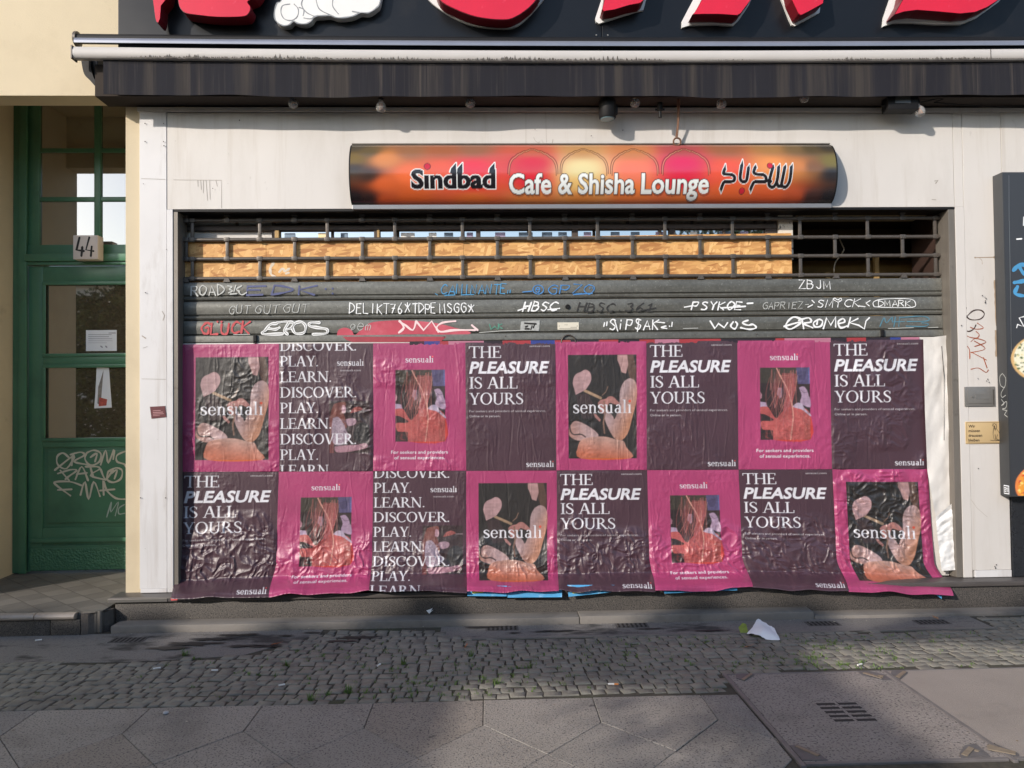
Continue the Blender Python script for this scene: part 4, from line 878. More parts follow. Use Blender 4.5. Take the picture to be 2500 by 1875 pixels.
def agephoto(cv, r, sd):                 # soften the flat inks: printed grain and duller colour
    j0, j1, i0, i1 = [int(v/cv.res) for v in (r[0], r[2], r[1], r[3])]; t = cv.c[i0:i1, j0:j1]; h, w_ = t.shape[:2]; q = np.random.default_rng(sd)
    for _ in range(2): t[1:-1, 1:-1] = (t[1:-1, 1:-1]*2+t[:-2, 1:-1]+t[2:, 1:-1]+t[1:-1, :-2]+t[1:-1, 2:])/6
    lum = t.mean(2, keepdims=True); k = (.72+.3*vnoise(h, w_, 9, 7, q)+.28*vnoise(h, w_, 60, 26, q)-.05)[..., None]
    t[:] = np.clip((t*.74+lum*.26*np.array([1.06, .96, .98]))*k+.006, 0, 1)
def poster_heart():
    cv = Cv(PW, PH, 1.6, PINK); r = (80, 86, 530, 765); src = (35, 50, 1060, 1585); q = lambda p: Q(p, r, src)
    L = lambda *c: s2l(c)*.62
    cv.poly([(80, 86), (530, 86), (530, 765), (80, 765)], L(44, 38, 35))
    rg = random.Random(2)
    for _ in range(60): x = rg.uniform(85, 525); y = rg.uniform(90, 600); cv.stroke([(x, y), (x+rg.uniform(-14, 14), y+rg.uniform(20, 90))], rg.uniform(2, 8), L(62, 54, 48), .35)
    cv.poly(q([(160, 640), (330, 620), (420, 800), (400, 980), (260, 1000), (190, 860)]), L(72, 48, 50), .8)
    sk, lil, org = L(206, 158, 150), L(196, 160, 160), L(222, 118, 62)
    cv.poly(q([(900, 50), (1010, 50), (1050, 250), (1040, 480), (980, 460), (930, 300)]), L(104, 70, 52))
    cv.poly(q([(775, 55), (920, 55), (935, 200), (900, 330), (838, 310), (800, 190), (775, 130)]), L(206, 152, 148))
    cv.gpoly(q(cr([(880, 440), (960, 400), (1050, 470), (1060, 700), (1000, 950), (930, 1200), (840, 1310), (760, 1310), (690, 1240), (600, 1060), (570, 930), (590, 830), (640, 880), (700, 960), (725, 1005), (760, 930), (800, 780), (810, 600), (840, 500), (880, 440)], 4)), lil, L(214, 138, 92), q([(820, 700)])[0], q([(1060, 820)])[0])
    cv.poly(q(cr([(480, 760), (520, 720), (600, 700), (640, 670), (700, 670), (760, 720), (800, 770), (790, 800), (720, 780), (660, 760), (630, 800), (600, 880), (540, 920), (500, 860), (480, 760)], 3)), L(196, 122, 112))
    cv.poly(q([(410, 920), (450, 930), (520, 1010), (505, 1040), (440, 980)]), L(190, 124, 116)); cv.stroke(q([(570, 740), (590, 900), (560, 1050), (575, 1210)]), 9, L(150, 108, 84)); cv.stroke(q([(545, 650), (600, 600), (630, 520)]), 5, L(150, 112, 88))
    cv.stroke(q([(285, 580), (520, 690)]), 17, L(188, 150, 108))
    cv.poly(q(cr([(150, 640), (130, 560), (108, 470), (125, 380), (165, 330), (230, 300), (290, 270), (345, 290), (380, 350), (375, 440), (330, 520), (285, 570), (150, 640)], 4)), L(208, 158, 160))
    cv.gpoly(q(cr([(50, 1120), (130, 1030), (250, 1060), (400, 1150), (475, 1220), (470, 1270), (330, 1300), (200, 1320), (90, 1280), (45, 1220), (50, 1120)], 4)), L(200, 140, 122), L(206, 166, 164), q([(60, 1200)])[0], q([(300, 1150)])[0])
    cv.stroke(q(cr([(60, 1090), (70, 1180), (120, 1230), (220, 1225), (290, 1265)])), 9, L(70, 50, 48))
    cv.gpoly(q(cr([(180, 1400), (230, 1310), (400, 1265), (600, 1265), (760, 1310), (860, 1330), (900, 1420), (965, 1585), (220, 1585), (180, 1400)], 4)), L(214, 160, 140), L(226, 106, 48), q([(550, 1290)])[0], q([(520, 1540)])[0])
    agephoto(cv, (80, 86, 530, 765), 1)
    serif(cv, 'sensuali', 112, 468, 86, WHITE, width=388)
    cv.poly([(484+9*math.cos(a*.5), 390+9*math.sin(a*.5)) for a in range(13)], L(232, 96, 70))
    put_text(cv, '@photo', 90, 755, 8, L(190, 180, 175), width=100) if False else None
    return cv
def poster_hair():
    cv = Cv(PW, PH, 1.6, PINK); r = (143, 177, 462, 648); src = (200, 255, 885, 1240); q = lambda p: Q(p, r, src); L = lambda *c: s2l(c)*.62
    cv.poly([(143, 177), (462, 177), (462, 648), (143, 648)], L(70, 60, 46))
    cv.poly(q([(200, 460), (560, 460), (560, 980), (200, 980)]), L(54, 36, 36)); cv.poly(q([(700, 255), (885, 255), (885, 480), (720, 480)]), L(88, 78, 132)); cv.poly(q([(860, 255), (885, 255), (885, 480), (870, 480)]), L(96, 104, 176)); cv.poly(q(cr([(720, 330), (740, 420), (800, 430), (830, 380), (835, 300)], 3)), L(72, 62, 108))
    cv.poly(q([(640, 480), (885, 480), (885, 900), (640, 800)]), L(58, 40, 40))
    cv.gpoly(q([(500, 330), (690, 340), (680, 560), (640, 760), (660, 960), (480, 960), (560, 640), (520, 480)]), L(150, 60, 56), L(206, 64, 64), q([(600, 340)])[0], q([(600, 900)])[0], .9)
    cv.poly(q(cr([(735, 530), (800, 515), (850, 580), (865, 640), (885, 680), (885, 800), (750, 740), (770, 640), (735, 530)], 3)), L(186, 150, 186)); cv.stroke(q([(760, 560), (800, 600), (850, 590)]), 3, L(110, 70, 100))
    cv.poly(q([(200, 580), (225, 620), (220, 670), (200, 680)]), L(190, 120, 140)); cv.poly(q([(200, 720), (280, 730), (300, 800), (200, 800)]), L(190, 160, 196))
    cv.poly(q(cr([(200, 790), (300, 790), (360, 880), (420, 950), (500, 860), (640, 780), (780, 800), (885, 900), (885, 1240), (370, 1240), (360, 1110), (250, 1110), (210, 1060), (215, 985), (330, 985), (380, 960), (260, 890), (200, 880), (200, 790)], 3)), L(214, 72, 66))
    cv.poly(q(cr([(640, 790), (700, 740), (770, 750), (810, 820), (885, 890), (885, 920), (770, 830), (700, 810), (640, 790)], 3)), L(196, 176, 206))
    cv.poly(q([(800, 960), (885, 950), (885, 1240), (800, 1240)]), L(176, 62, 50), .7); cv.poly(q([(200, 1100), (370, 1110), (370, 1240), (200, 1240)]), L(58, 40, 40)); cv.poly(q([(440, 530), (500, 530), (495, 650), (470, 680), (435, 620)]), L(176, 136, 158))
    for p in ([(430, 265), (480, 370), (560, 520), (620, 700), (650, 900), (630, 1100), (610, 1240)],): cv.stroke(q(cr(p)), [3, 5, 6, 7, 6, 5, 4] and 6.5, L(246, 164, 140))
    for p in ([(470, 280), (440, 560), (330, 790)], [(520, 380), (470, 600), (400, 800)], [(660, 290), (640, 480), (560, 680), (430, 950)], [(600, 330), (560, 600), (520, 780)], [(360, 280), (340, 560)], [(620, 300), (600, 620)], [(480, 370), (600, 360)], [(470, 560), (500, 700), (500, 800)], [(415, 930), (420, 1240)], [(800, 830), (790, 1020)], [(340, 900), (345, 980)], [(700, 300), (690, 500), (660, 640)]):
        cv.stroke(q(cr(p)), 3.2, L(226, 118, 104), .75)
    rh = random.Random(6)
    for _ in range(46):
        x_ = rh.uniform(330, 720); y_ = rh.uniform(270, 520); cv.stroke(q(cr([(x_, y_), (x_+rh.uniform(-60, 20), y_+rh.uniform(150, 260)), (x_+rh.uniform(-160, 60), y_+rh.uniform(300, 620))])), rh.uniform(1.5, 4), L(*rh.choice([(206, 80, 76), (176, 60, 60), (230, 140, 124), (120, 50, 46), (196, 120, 140)])), .5)
    for _ in range(40):
        x_ = rh.uniform(220, 860); y_ = rh.uniform(830, 1180); cv.stroke(q(cr([(x_, y_), (x_+rh.uniform(-40, 40), y_+rh.uniform(20, 60)), (x_+rh.uniform(-30, 60), y_+rh.uniform(50, 120))])), rh.uniform(3, 9), L(*rh.choice([(232, 110, 92), (178, 54, 52), (150, 46, 50)])), .35)
    agephoto(cv, (143, 177, 462, 648), 2)
    serif(cv, 'sensuali', 208, 128, 40, WHITE, width=182); cv.poly([(383+4.5*math.cos(a*.5), 91+4.5*math.sin(a*.5)) for a in range(13)], s2l((232, 96, 90)))
    put_text(cv, 'For seekers and providers', 297, 728, 22, WHITE, off=.008, align='c', width=362); put_text(cv, 'of sensual experiences.', 297, 764, 22, WHITE, off=.008, align='c', width=322)
    return cv
def poster_words():
    cv = Cv(PW, PH, 1.6, PLUM); L = lambda *c: s2l(c)*.62
    cv.poly([(318, 380), (572, 380), (572, 722), (318, 722)], L(66, 44, 46))
    r = (318, 380, 572, 722); src = (920, 250, 1640, 1200); q = lambda p: Q(p, r, src)
    cv.poly(q([(920, 520), (980, 520), (1000, 1200), (920, 1200)]), L(150, 62, 58), .7)
    cv.poly(q(cr([(1000, 300), (1180, 260), (1215, 330), (1160, 420), (1200, 560), (1230, 740), (1150, 700), (1040, 560), (960, 620), (940, 480), (1000, 300)], 3)), L(142, 72, 60))
    cv.poly(q(cr([(1150, 320), (1195, 330), (1215, 410), (1190, 470), (1140, 450), (1150, 320)], 3)), L(206, 150, 168)); cv.poly(q(cr([(980, 560), (1080, 540), (1180, 680), (1220, 800), (1300, 900), (1220, 1010), (1080, 1060), (980, 1000), (960, 760), (980, 560)], 3)), L(182, 158, 178))
    rg = random.Random(4)
    for _ in range(120): a, b = rg.uniform(985, 1220), rg.uniform(580, 1000); cv.stroke(q([(a, b), (a+8, b+12)]), 3, L(110, 84, 110), .7)
    cv.poly(q(cr([(1215, 580), (1330, 560), (1400, 600), (1370, 680), (1250, 700), (1215, 580)], 3)), L(188, 146, 166)); cv.poly(q(cr([(1280, 480), (1330, 380), (1440, 350), (1520, 400), (1540, 480), (1440, 540), (1330, 560), (1280, 480)], 3)), L(78, 62, 66)); cv.poly(q(cr([(1290, 470), (1340, 385), (1440, 352), (1515, 400), (1420, 440), (1290, 470)], 3)), L(176, 78, 70))
    cv.stroke(q([(1510, 415), (1640, 415)]), 3, L(200, 170, 180)); cv.poly(q(cr([(1400, 700), (1500, 640), (1620, 700), (1640, 900), (1560, 1010), (1420, 1000), (1340, 900), (1400, 700)], 3)), L(48, 46, 48)); cv.poly(q(cr([(1010, 1080), (1200, 1060), (1420, 1050), (1560, 1020), (1610, 1080), (1500, 1130), (1240, 1180), (1040, 1180), (1010, 1080)], 3)), L(190, 130, 150)); cv.stroke(q([(1440, 1050), (1520, 1100)]), 4, L(90, 60, 70))
    agephoto(cv, (318, 380, 572, 722), 3)
    for k, t in enumerate(['DISCOVER.', 'PLAY.', 'LEARN.']*3):
        serif(cv, t, 6, 47+102.6*k, 69, WHITE, width={'DISCOVER.': 488, 'PLAY.': 246, 'LEARN.': 330}[t])
    serif(cv, 'sensuali', 366, 147, 42, WHITE, width=170); put_text(cv, 'sensuali.com', 451, 184, 15, L(206, 200, 204), align='c', width=130)
    return cv
def poster_pleasure():
    cv = Cv(PW, PH, 1.6, PLUM); L = lambda *c: s2l(c)*.62
    serif(cv, 'THE', 24, 101, 76, WHITE, width=214); serif(cv, 'IS ALL', 24, 303, 76, WHITE, width=322); serif(cv, 'YOURS', 24, 407, 76, WHITE, width=358)
    put_text(cv, 'PLEASURE', 28, 202, 78, WHITE, off=.028, shear=.2, width=520)
    put_text(cv, 'For seekers and providers of sensual experiences.', 24, 458, 15, L(214, 208, 212), width=505); put_text(cv, 'Online or in person.', 24, 490, 15, L(214, 208, 212), width=202)
    put_text(cv, 'sensuali.com', 555, 32, 15, L(214, 208, 212), align='r', width=132); serif(cv, 'sensuali', 395, 818, 39, WHITE, width=184); cv.poly([(571+4*math.cos(a*.5), 783+4*math.sin(a*.5)) for a in range(13)], L(226, 96, 90))
    return cv
DES = {'A': poster_heart(), 'B': poster_hair(), 'C': poster_words(), 'D': poster_pleasure()}
M['poster'] = attrmat('glossy_pasted_paper', .46, .6, coat=.28, bump=.25, bs=60)
M['poster'].node_tree.nodes['Principled BSDF'].inputs['Coat Roughness'].default_value = .4
def sstep(a, b, x): t = np.clip((x-a)/(b-a), 0, 1); return t*t*(3-2*t)
def poster(des, quad, row, seed, label, rough, name='poster'):
    rg = np.random.default_rng(seed); nu, nv = 196, 278
    s = np.linspace(0, 1, nu)[None, :]; t = np.linspace(0, 1, nv)[:, None]
    (ax, ay), (bx, by), (cx, cy), (ex, ey) = quad              # top left, top right, bottom right, bottom left
    px = (ax*(1-s)+bx*s)*(1-t)+(ex*(1-s)+cx*s)*t; py = (ay*(1-s)+by*s)*(1-t)+(ey*(1-s)+cy*s)*t
    if row == 2:
        px = ((ax*(1-s)+bx*s)*(1-t)+((ax+(ex-ax)*.35)*(1-s)+(bx+(cx-bx)*.35)*s)*t) + sstep(.72, 1, t)*.65*((ex-ax)*(1-s)+(cx-bx)*s)
        py = py+sstep(.9, 1, t)*(vnoise(1, nu, 1, 5, rg)-.5)*9
    Y = np.full((nv, nu), .078)
    if row == 2:
        tt = np.broadcast_to(t, (nv, nu)); wob = (vnoise(nv, nu, 2, 4, rg)-.5)*.03
        Y = .078 - .198*sstep(.84, .985, tt+wob*.5) - .025*sstep(.45, .85, tt+wob) - .02*sstep(.97, 1, tt)
    # wrinkles
    d = np.zeros((nv, nu)); S_, T_ = np.broadcast_to(s*PW, (nv, nu)), np.broadcast_to(t*PH, (nv, nu))
    for _ in range(46):
        x0, y0 = rg.uniform(0, PW), rg.uniform(-50, PH); L_ = rg.uniform(60, 420); dxx = rg.uniform(-.14, .14)*L_
        k = np.clip((T_-y0)/L_, 0, 1); xx = x0+dxx*k+6*np.sin(k*5+x0); dist = S_-xx; end = np.maximum(0, np.maximum(y0-T_, T_-y0-L_))
        d += rg.uniform(.4, 1.9)*np.exp(-(dist/rg.uniform(2.2, 4.5))**2-(end/14)**2)*rg.choice([1, 1, -1])
    n1 = vnoise(nv, nu, 14, 26, rg); n2 = vnoise(nv, nu, 34, 56, rg)
    patch = sstep(.45, .75, vnoise(nv, nu, 4, 4, rg))
    d += (1-np.abs(2*n1-1))*1.9*(.35+patch) + (1-np.abs(2*n2-1))*1.2*(.3+patch)
    # crumples: warped ridges
    W1 = vnoise(nv, nu, 9, 8, rg); W2 = vnoise(nv, nu, 9, 8, rg)
    def warp(a, k): 
        jj = np.clip((np.arange(nu)[None]+(W1-.5)*k).astype(int), 0, nu-1); ii = np.clip((np.arange(nv)[:, None]+(W2-.5)*k).astype(int), 0, nv-1); return a[ii, jj]
    c1 = warp(vnoise(nv, nu, 15, 13, rg), 30); c2 = warp(vnoise(nv, nu, 30, 22, rg), 22)
    cm = (1-np.abs(2*c1-1))*11.0+(1-np.abs(2*c2-1))*7.0
    lo, hi = rough
    mask = sstep(lo, hi, T_/PH+(vnoise(nv, nu, 5, 5, rg)-.5)*.35)*(1-.75*sstep(.86, .93, T_/PH)) if row == 2 else np.zeros((nv, nu))
    if row == 1: mask = .55*sstep(.5, .75, vnoise(nv, nu, 4, 3, rg))*lo
    d += cm*mask
    for k in range(2): d = (d+np.roll(d, 1, 0)+np.roll(d, -1, 0)+np.roll(d, 1, 1)+np.roll(d, -1, 1))/5 if k == 0 else d
    edge = np.minimum(np.minimum(s, 1-s)*nu/6, 1)*np.minimum(t*nv/6+.0, 1)
    d = d*(.35+.65*edge)
    Y = Y-.004-d*.001
    dvec = _f[None, None]*F+_r[None, None]*(px-1250)[..., None]+_u[None, None]*(937.5-py)[..., None]
    k = (Y-CAM[1])/dvec[..., 1]; P = CAM[None, None]+dvec*k[..., None]
    me = bpy.data.meshes.new(name); idx = np.arange(nu*nv).reshape(nv, nu)
    c = Vector((float(P[..., 0].mean()), .05, float(P[..., 2].min()))); P = P-np.array(c)
    q = np.stack([idx[1:, :-1], idx[1:, 1:], idx[:-1, 1:], idx[:-1, :-1]], -1).reshape(-1, 4)
    me.vertices.add(nu*nv); me.vertices.foreach_set('co', P.reshape(-1).astype(np.float32)); me.loops.add(q.size); me.polygons.add(len(q))
    me.polygons.foreach_set('loop_start', np.arange(0, q.size, 4)); me.loops.foreach_set('vertex_index', q.reshape(-1).astype(np.int32)); me.polygons.foreach_set('use_smooth', np.ones(len(q), bool)); me.update()
    col = DES[des].sample(np.broadcast_to(s*PW, (nv, nu)), np.broadcast_to(t*PH, (nv, nu)))
    wear = (1+.18*(vnoise(nv, nu, 7, 5, rg)-.5))[..., None]; col = np.clip(col*wear, 0, 1)
    at = me.color_attributes.new('print', 'FLOAT_COLOR', 'POINT'); at.data.foreach_set('color', np.concatenate([col, np.ones((nv, nu, 1))], -1).reshape(-1).astype(np.float32))
    me.materials.append(M['poster']); o = bpy.data.objects.new(name, me); COL.objects.link(o); o.location = c
    tag(o, label, 'poster', 'posters pasted over the shop opening'); return o
xs1t = [446, 681, 911, 1136, 1356, 1578, 1800, 2026, 2256]; xs1b = [443, 682, 911, 1138, 1358.5, 1579, 1803, 2031, 2263]
yt = lambda x: 841-(x-446)*.0068; ym = lambda x: 1152-(x-446)*.0042
L1 = ['pink poster with heart paddle photo in the upper row, below the ROAD and red tags', 'dark poster of repeated words in the upper row, cut off at its top line', 'pink poster with small red hair photo under the red spray blob',
      'dark slogan poster in the upper row between red hair and heart paddle photos', 'pink poster with heart paddle photo straight below the cream type plate', 'dark slogan poster in the upper row between heart paddle and red hair photos', 'pink poster with small red hair photo between two dark slogan posters of the upper row', 'dark slogan poster in the upper row beside the torn white paper']
L2 = ['dark slogan poster at the lower left corner, crumpled and curling over the ledge', 'pink poster with red hair photo in the lower row, beside the corner slogan poster', 'dark poster of repeated words in the lower row, its last line folded over the ledge', 'pink poster with heart paddle photo in the lower row, blue paper scraps showing under it',
      'dark slogan poster in the lower row straight below the middle heart paddle poster', 'pink poster with red hair photo in the lower row between two crumpled slogan posters', 'dark slogan poster in the lower row beside the flared corner poster', 'heavily crumpled pink poster with heart paddle photo flaring out at the lower right corner']
for i, dsn in enumerate('ACBDADBD'):
    a, b, c, e = xs1t[i], xs1t[i+1], xs1b[i+1], xs1b[i]
    poster(dsn, [(a, yt(a)), (b, yt(b)), (c, ym(c)), (e, ym(e))], 1, 10+i, L1[i], (1.0 if i in (0, 1, 2, 7) else .4, 0))
xs2t = [441, 680.5, 911, 1138, 1359, 1580, 1803, 2032, 2264]; xs2b = [418, 656, 901, 1140, 1364, 1600, 1838, 2072, 2328]; yb2 = [1462, 1452, 1442, 1441, 1441, 1440, 1434, 1440, 1452]
ro = [(.30, .5), (.42, .7), (.5, .75), (.5, .78), (.38, .55), (.40, .6), (.38, .6), (.0, .1)]
for i, dsn in enumerate('DBCADBDA'):
    a, b = xs2t[i], xs2t[i+1]
    poster(dsn, [(a, ym(a)+.6), (b, ym(b)+.6), (xs2b[i+1], yb2[i+1]+3), (xs2b[i], yb2[i]+3)], 2, 30+i, L2[i], ro[i])
# ================================================================== CURVED ORANGE SIGN OVER THE SHUTTER
SG = empty('curved_sign', (.55, -.05, 2.64), 'curved orange and red sign with white and black lettering over the shutter', 'shop sign')
SX0, SX1, SZ0, SZ1 = wx(863, 430), wx(2022, 430), wz(1443, 501), wz(1443, 356)
cv = Cv(1160, 146, .5, (0, 0, 0))
ctl = [(870,365,78,72,62),(870,400,112,92,44),(870,425,60,50,42),(870,490,34,28,30),(905,380,96,84,62),(905,440,60,44,38),(905,490,48,34,32),(940,400,196,126,74),(940,460,206,96,52),(940,495,196,84,42),(1000,375,140,98,72),(1000,440,222,104,58),(1000,492,210,94,42),(1080,372,150,92,66),(1080,430,214,90,66),(1150,370,140,96,76),(1150,425,212,58,74),(1150,460,212,62,54),(1150,495,216,106,46),(1290,378,176,92,72),(1290,410,196,50,66),(1290,455,206,42,58),(1290,494,218,128,62),(1410,372,176,132,86),(1410,430,214,200,146),(1410,460,220,180,110),(1410,494,216,132,62),(1530,376,180,116,76),(1530,430,224,116,90),(1530,485,222,118,58),(1650,372,158,76,76),(1650,415,202,44,86),(1650,455,206,36,62),(1650,494,212,112,56),(1760,368,142,92,68),(1760,430,216,82,60),(1760,492,212,92,42),(1870,366,150,112,72),(1870,420,216,136,74),(1870,492,206,86,42),(1930,370,112,92,66),(1930,420,190,120,66),(1930,490,186,80,44),(1965,370,82,72,54),(1965,420,120,84,56),(1965,490,60,40,38),(2012,365,62,58,52),(2012,408,112,102,54),(2012,438,40,38,42),(2012,490,32,30,34)]
CX = np.array([c[:2] for c in ctl], float)-[862, 355]; CC = s2l(np.array([c[2:] for c in ctl]))
gx, gy = np.meshgrid(np.linspace(0, 1160, 146), np.linspace(0, 146, 37)); num = np.zeros(gx.shape+(3,)); den = np.zeros(gx.shape)
for (a, b), c in zip(CX, CC): wgt = 1/(((gx-a)/1.0)**2+((gy-b)*1.6)**2+90)**1.9; num += wgt[..., None]*c; den += wgt
low = num/den[..., None]
yy = np.linspace(0, 35.999, cv.ny); xx = np.linspace(0, 144.999, cv.nx); i = yy.astype(int); j = xx.astype(int); fy = (yy-i)[:, None, None]; fx = (xx-j)[None, :, None]
cv.c = (low[np.ix_(i, j)]*(1-fx)+low[np.ix_(i, j+1)]*fx)*(1-fy)+(low[np.ix_(i+1, j)]*(1-fx)+low[np.ix_(i+1, j+1)]*fx)*fy
ip = lambda pts: [(a-862, b-355) for a, b in pts]
for xa, xb in ((1233, 1352), (1357, 1472), (1477, 1593), (1599, 1716)):      # arches
    xm = (xa+xb)/2; hw = (xb-xa)/2
    base_ = [(-1, 66), (-.99, 50), (-.93, 36), (-.82, 26), (-.72, 22), (-.60, 15), (-.48, 12), (-.36, 7), (-.22, 5), (-.10, 1), (0, 0)]
    full = base_+[(-a, b) for a, b in base_[-2::-1]]
    for k, wd, c_ in ((1.0, 2.0, (66, 46, 38)), (.955, 1.2, (196, 150, 110)), (.93, 1.8, (72, 50, 40))):
        cv.stroke(ip(cr([(xm+a*hw*k, 371+b+(1-k)*60) for a, b in full], 3)), wd, s2l(c_), .8)
def logo(txt, x, yb_, h, width, c_out, c_in, o1, o2):
    pre = text_tris(txt, 0.0, 0.0)
    put_text(cv, txt, x, yb_, h, c_out, off=o1, width=width, pre=pre); put_text(cv, txt, x, yb_, h, c_in, off=o2, width=width, pre=pre)
WH, BK = s2l((228, 232, 230)), s2l((30, 28, 32))
spk = [[(1096, 432), (1099, 424), (1111, 410), (1111, 432)], [(1112, 432), (1114, 424), (1126, 410), (1126, 432)], [(1188, 432), (1190, 424), (1202, 410), (1202, 432)]]
for p in spk: cv.stroke(ip(p+[p[0]]), 4.2, WH)
logo('S\u0131ndbad', 1007-862, 468-355, 42, 194, WH, BK, .075, .042)
for p in spk: cv.poly(ip([(p[0][0], 437)]+p[1:3]+[(p[3][0], 437)]), BK)
cv.poly(ip([(1043+8.5*math.cos(a*.4), 419+8.5*math.sin(a*.4)) for a in range(16)]), s2l((60, 30, 32))); cv.poly(ip([(1043+7*math.cos(a*.4), 419+7*math.sin(a*.4)) for a in range(16)]), s2l((186, 26, 48)))
for t_, x_, w_ in (('Cafe', 1237, 98), ('&', 1354, 30), ('Shisha', 1402, 133), ('Lounge', 1553, 160)):
    pre = text_tris(t_, 0.0, 0.0)
    put_text(cv, t_, x_-862+1.5, 481-355+2, 45, s2l((80, 44, 34)), off=.06, width=w_, alpha=.5, pre=pre); put_text(cv, t_, x_-862, 480-355, 45, s2l((50, 36, 34)), off=.052, width=w_, pre=pre); put_text(cv, t_, x_-862, 480-355, 45, WH, off=.024, width=w_, pre=pre)
z2 = lambda pts: ip([(1400+a/3.456, 340+b/3.456) for a, b in pts])
ar = [cr([(1213, 300), (1204, 335), (1230, 342), (1270, 345), (1295, 362), (1293, 392), (1262, 400), (1215, 402), (1200, 425), (1192, 455)], 3), cr([(1356, 270), (1345, 340), (1345, 380), (1368, 402), (1396, 392), (1405, 340), (1412, 290)], 3), cr([(1468, 285), (1456, 325), (1480, 342), (1530, 345), (1556, 362), (1566, 392), (1600, 400)], 3), cr([(1556, 400), (1470, 402), (1450, 425), (1440, 455)], 3), cr([(1616, 285), (1600, 340), (1588, 400), (1592, 430), (1625, 442), (1652, 400), (1664, 285)], 3), cr([(1716, 285), (1704, 345), (1694, 410), (1698, 432), (1730, 442), (1758, 400), (1770, 285)], 3), cr([(1650, 405), (1668, 435), (1698, 435)], 3)]
tips = [[(1200, 305), (1222, 252), (1226, 305)], [(1342, 275), (1368, 215), (1371, 275)], [(1398, 300), (1422, 255), (1424, 300)], [(1455, 292), (1474, 255), (1484, 292)], [(1604, 292), (1624, 255), (1630, 292)], [(1652, 292), (1676, 252), (1678, 292)], [(1704, 292), (1728, 252), (1730, 292)], [(1757, 292), (1784, 248), (1784, 292)], [(1178, 450), (1204, 452), (1196, 488)], [(1428, 450), (1453, 452), (1444, 488)]]
for l in ar: cv.stroke(z2(l), 10.4, WH)
for l in tips: cv.stroke(z2(l+[l[0]]), 3.4, WH)
for l in ar: cv.stroke(z2(l), 7.8, BK)
for l in tips: cv.poly(z2(l), BK)
for a, b in ((1592, 271), (1367, 471)): cv.poly(z2([(a+26*math.cos(k*.4), b+26*math.sin(k*.4)) for k in range(16)]), s2l((60, 28, 30))); cv.poly(z2([(a+21*math.cos(k*.4), b+21*math.sin(k*.4)) for k in range(16)]), s2l((190, 28, 50)))
nu, nv = 1161, 74
aa = np.linspace(0, 1, nv)[:, None]; ss = np.linspace(0, 1, nu)[None, :]
ZZ = np.broadcast_to(SZ1+(SZ0-SZ1)*aa, (nv, nu)); YY = np.broadcast_to(-.014-.108*np.sqrt(np.clip(1-(2*aa-1)**2, 0, 1))**1.25, (nv, nu)); XX = np.broadcast_to(SX0+(SX1-SX0)*ss, (nv, nu))
def gridmesh(name, P, col, mat, parent=None, **k):
    nv, nu = P.shape[:2]; me = bpy.data.meshes.new(name); idx = np.arange(nu*nv).reshape(nv, nu); c = np.array([P[..., 0].mean(), P[..., 1].mean(), P[..., 2].min()]); Q_ = P-c
    q = np.stack([idx[1:, :-1], idx[1:, 1:], idx[:-1, 1:], idx[:-1, :-1]], -1).reshape(-1, 4)
    me.vertices.add(nu*nv); me.vertices.foreach_set('co', Q_.reshape(-1).astype(np.float32)); me.loops.add(q.size); me.polygons.add(len(q))
    me.polygons.foreach_set('loop_start', np.arange(0, q.size, 4)); me.loops.foreach_set('vertex_index', q.reshape(-1).astype(np.int32)); me.polygons.foreach_set('use_smooth', np.ones(len(q), bool)); me.update()
    if col is not None:
        at = me.color_attributes.new('print', 'FLOAT_COLOR', 'POINT'); at.data.foreach_set('color', np.concatenate([np.clip(col, 0, 1), np.ones((nv, nu, 1))], -1).reshape(-1).astype(np.float32))
    me.materials.append(mat); o = bpy.data.objects.new(name, me); COL.objects.link(o); WL[o.name] = Vector(c)
    if parent: o.parent = parent; o.location = Vector(c)-WL[parent.name]
    else: o.location = c
    return tag(o, **k)
gridmesh('printed_face', np.stack([XX, YY, ZZ], -1), cv.sample(np.broadcast_to(ss*1160, (nv, nu)), np.broadcast_to(aa*146, (nv, nu))), attrmat('glossy_printed_film', .2, .55, coat=.3), SG)
arc = [(-.014-.105*max(0, 1-(2*a/20-1)**2)**.625, SZ1+(SZ0-SZ1)*a/20) for a in range(21)]
g = MB(); g.prism([(y+.004, z*.98+.02*(SZ0+SZ1)/2) for y, z in arc]+[(-.001, SZ0+.004), (-.001, SZ1-.004)], 'x', SX0+.002, SX1-.002); g.build('sign_body', M['blackmetal'], SG)
for xa, xb in ((SX0-.009, SX0-.0005), (SX1+.0005, SX1+.009)):
    g = MB(); g.prism([(y-.003, z) for y, z in arc]+[(-.001, SZ0), (-.001, SZ1)], 'x', xa, xb); g.build('end_plate', M['blackmetal'], SG)
g = MB(); g.bbox(SX0-.006, SX1+.006, -.026, -.001, SZ1+.001, SZ1+.010, .002); g.build('top_rail', M['jamb'], SG)
g = MB(); g.bbox(SX0-.004, SX1+.004, -.034, -.001, SZ0-.030, SZ0-.001, .003); g.build('bottom_rail', pm('satin_grey_rail', H(138, 138, 140), .4, .5, var=.06), SG)
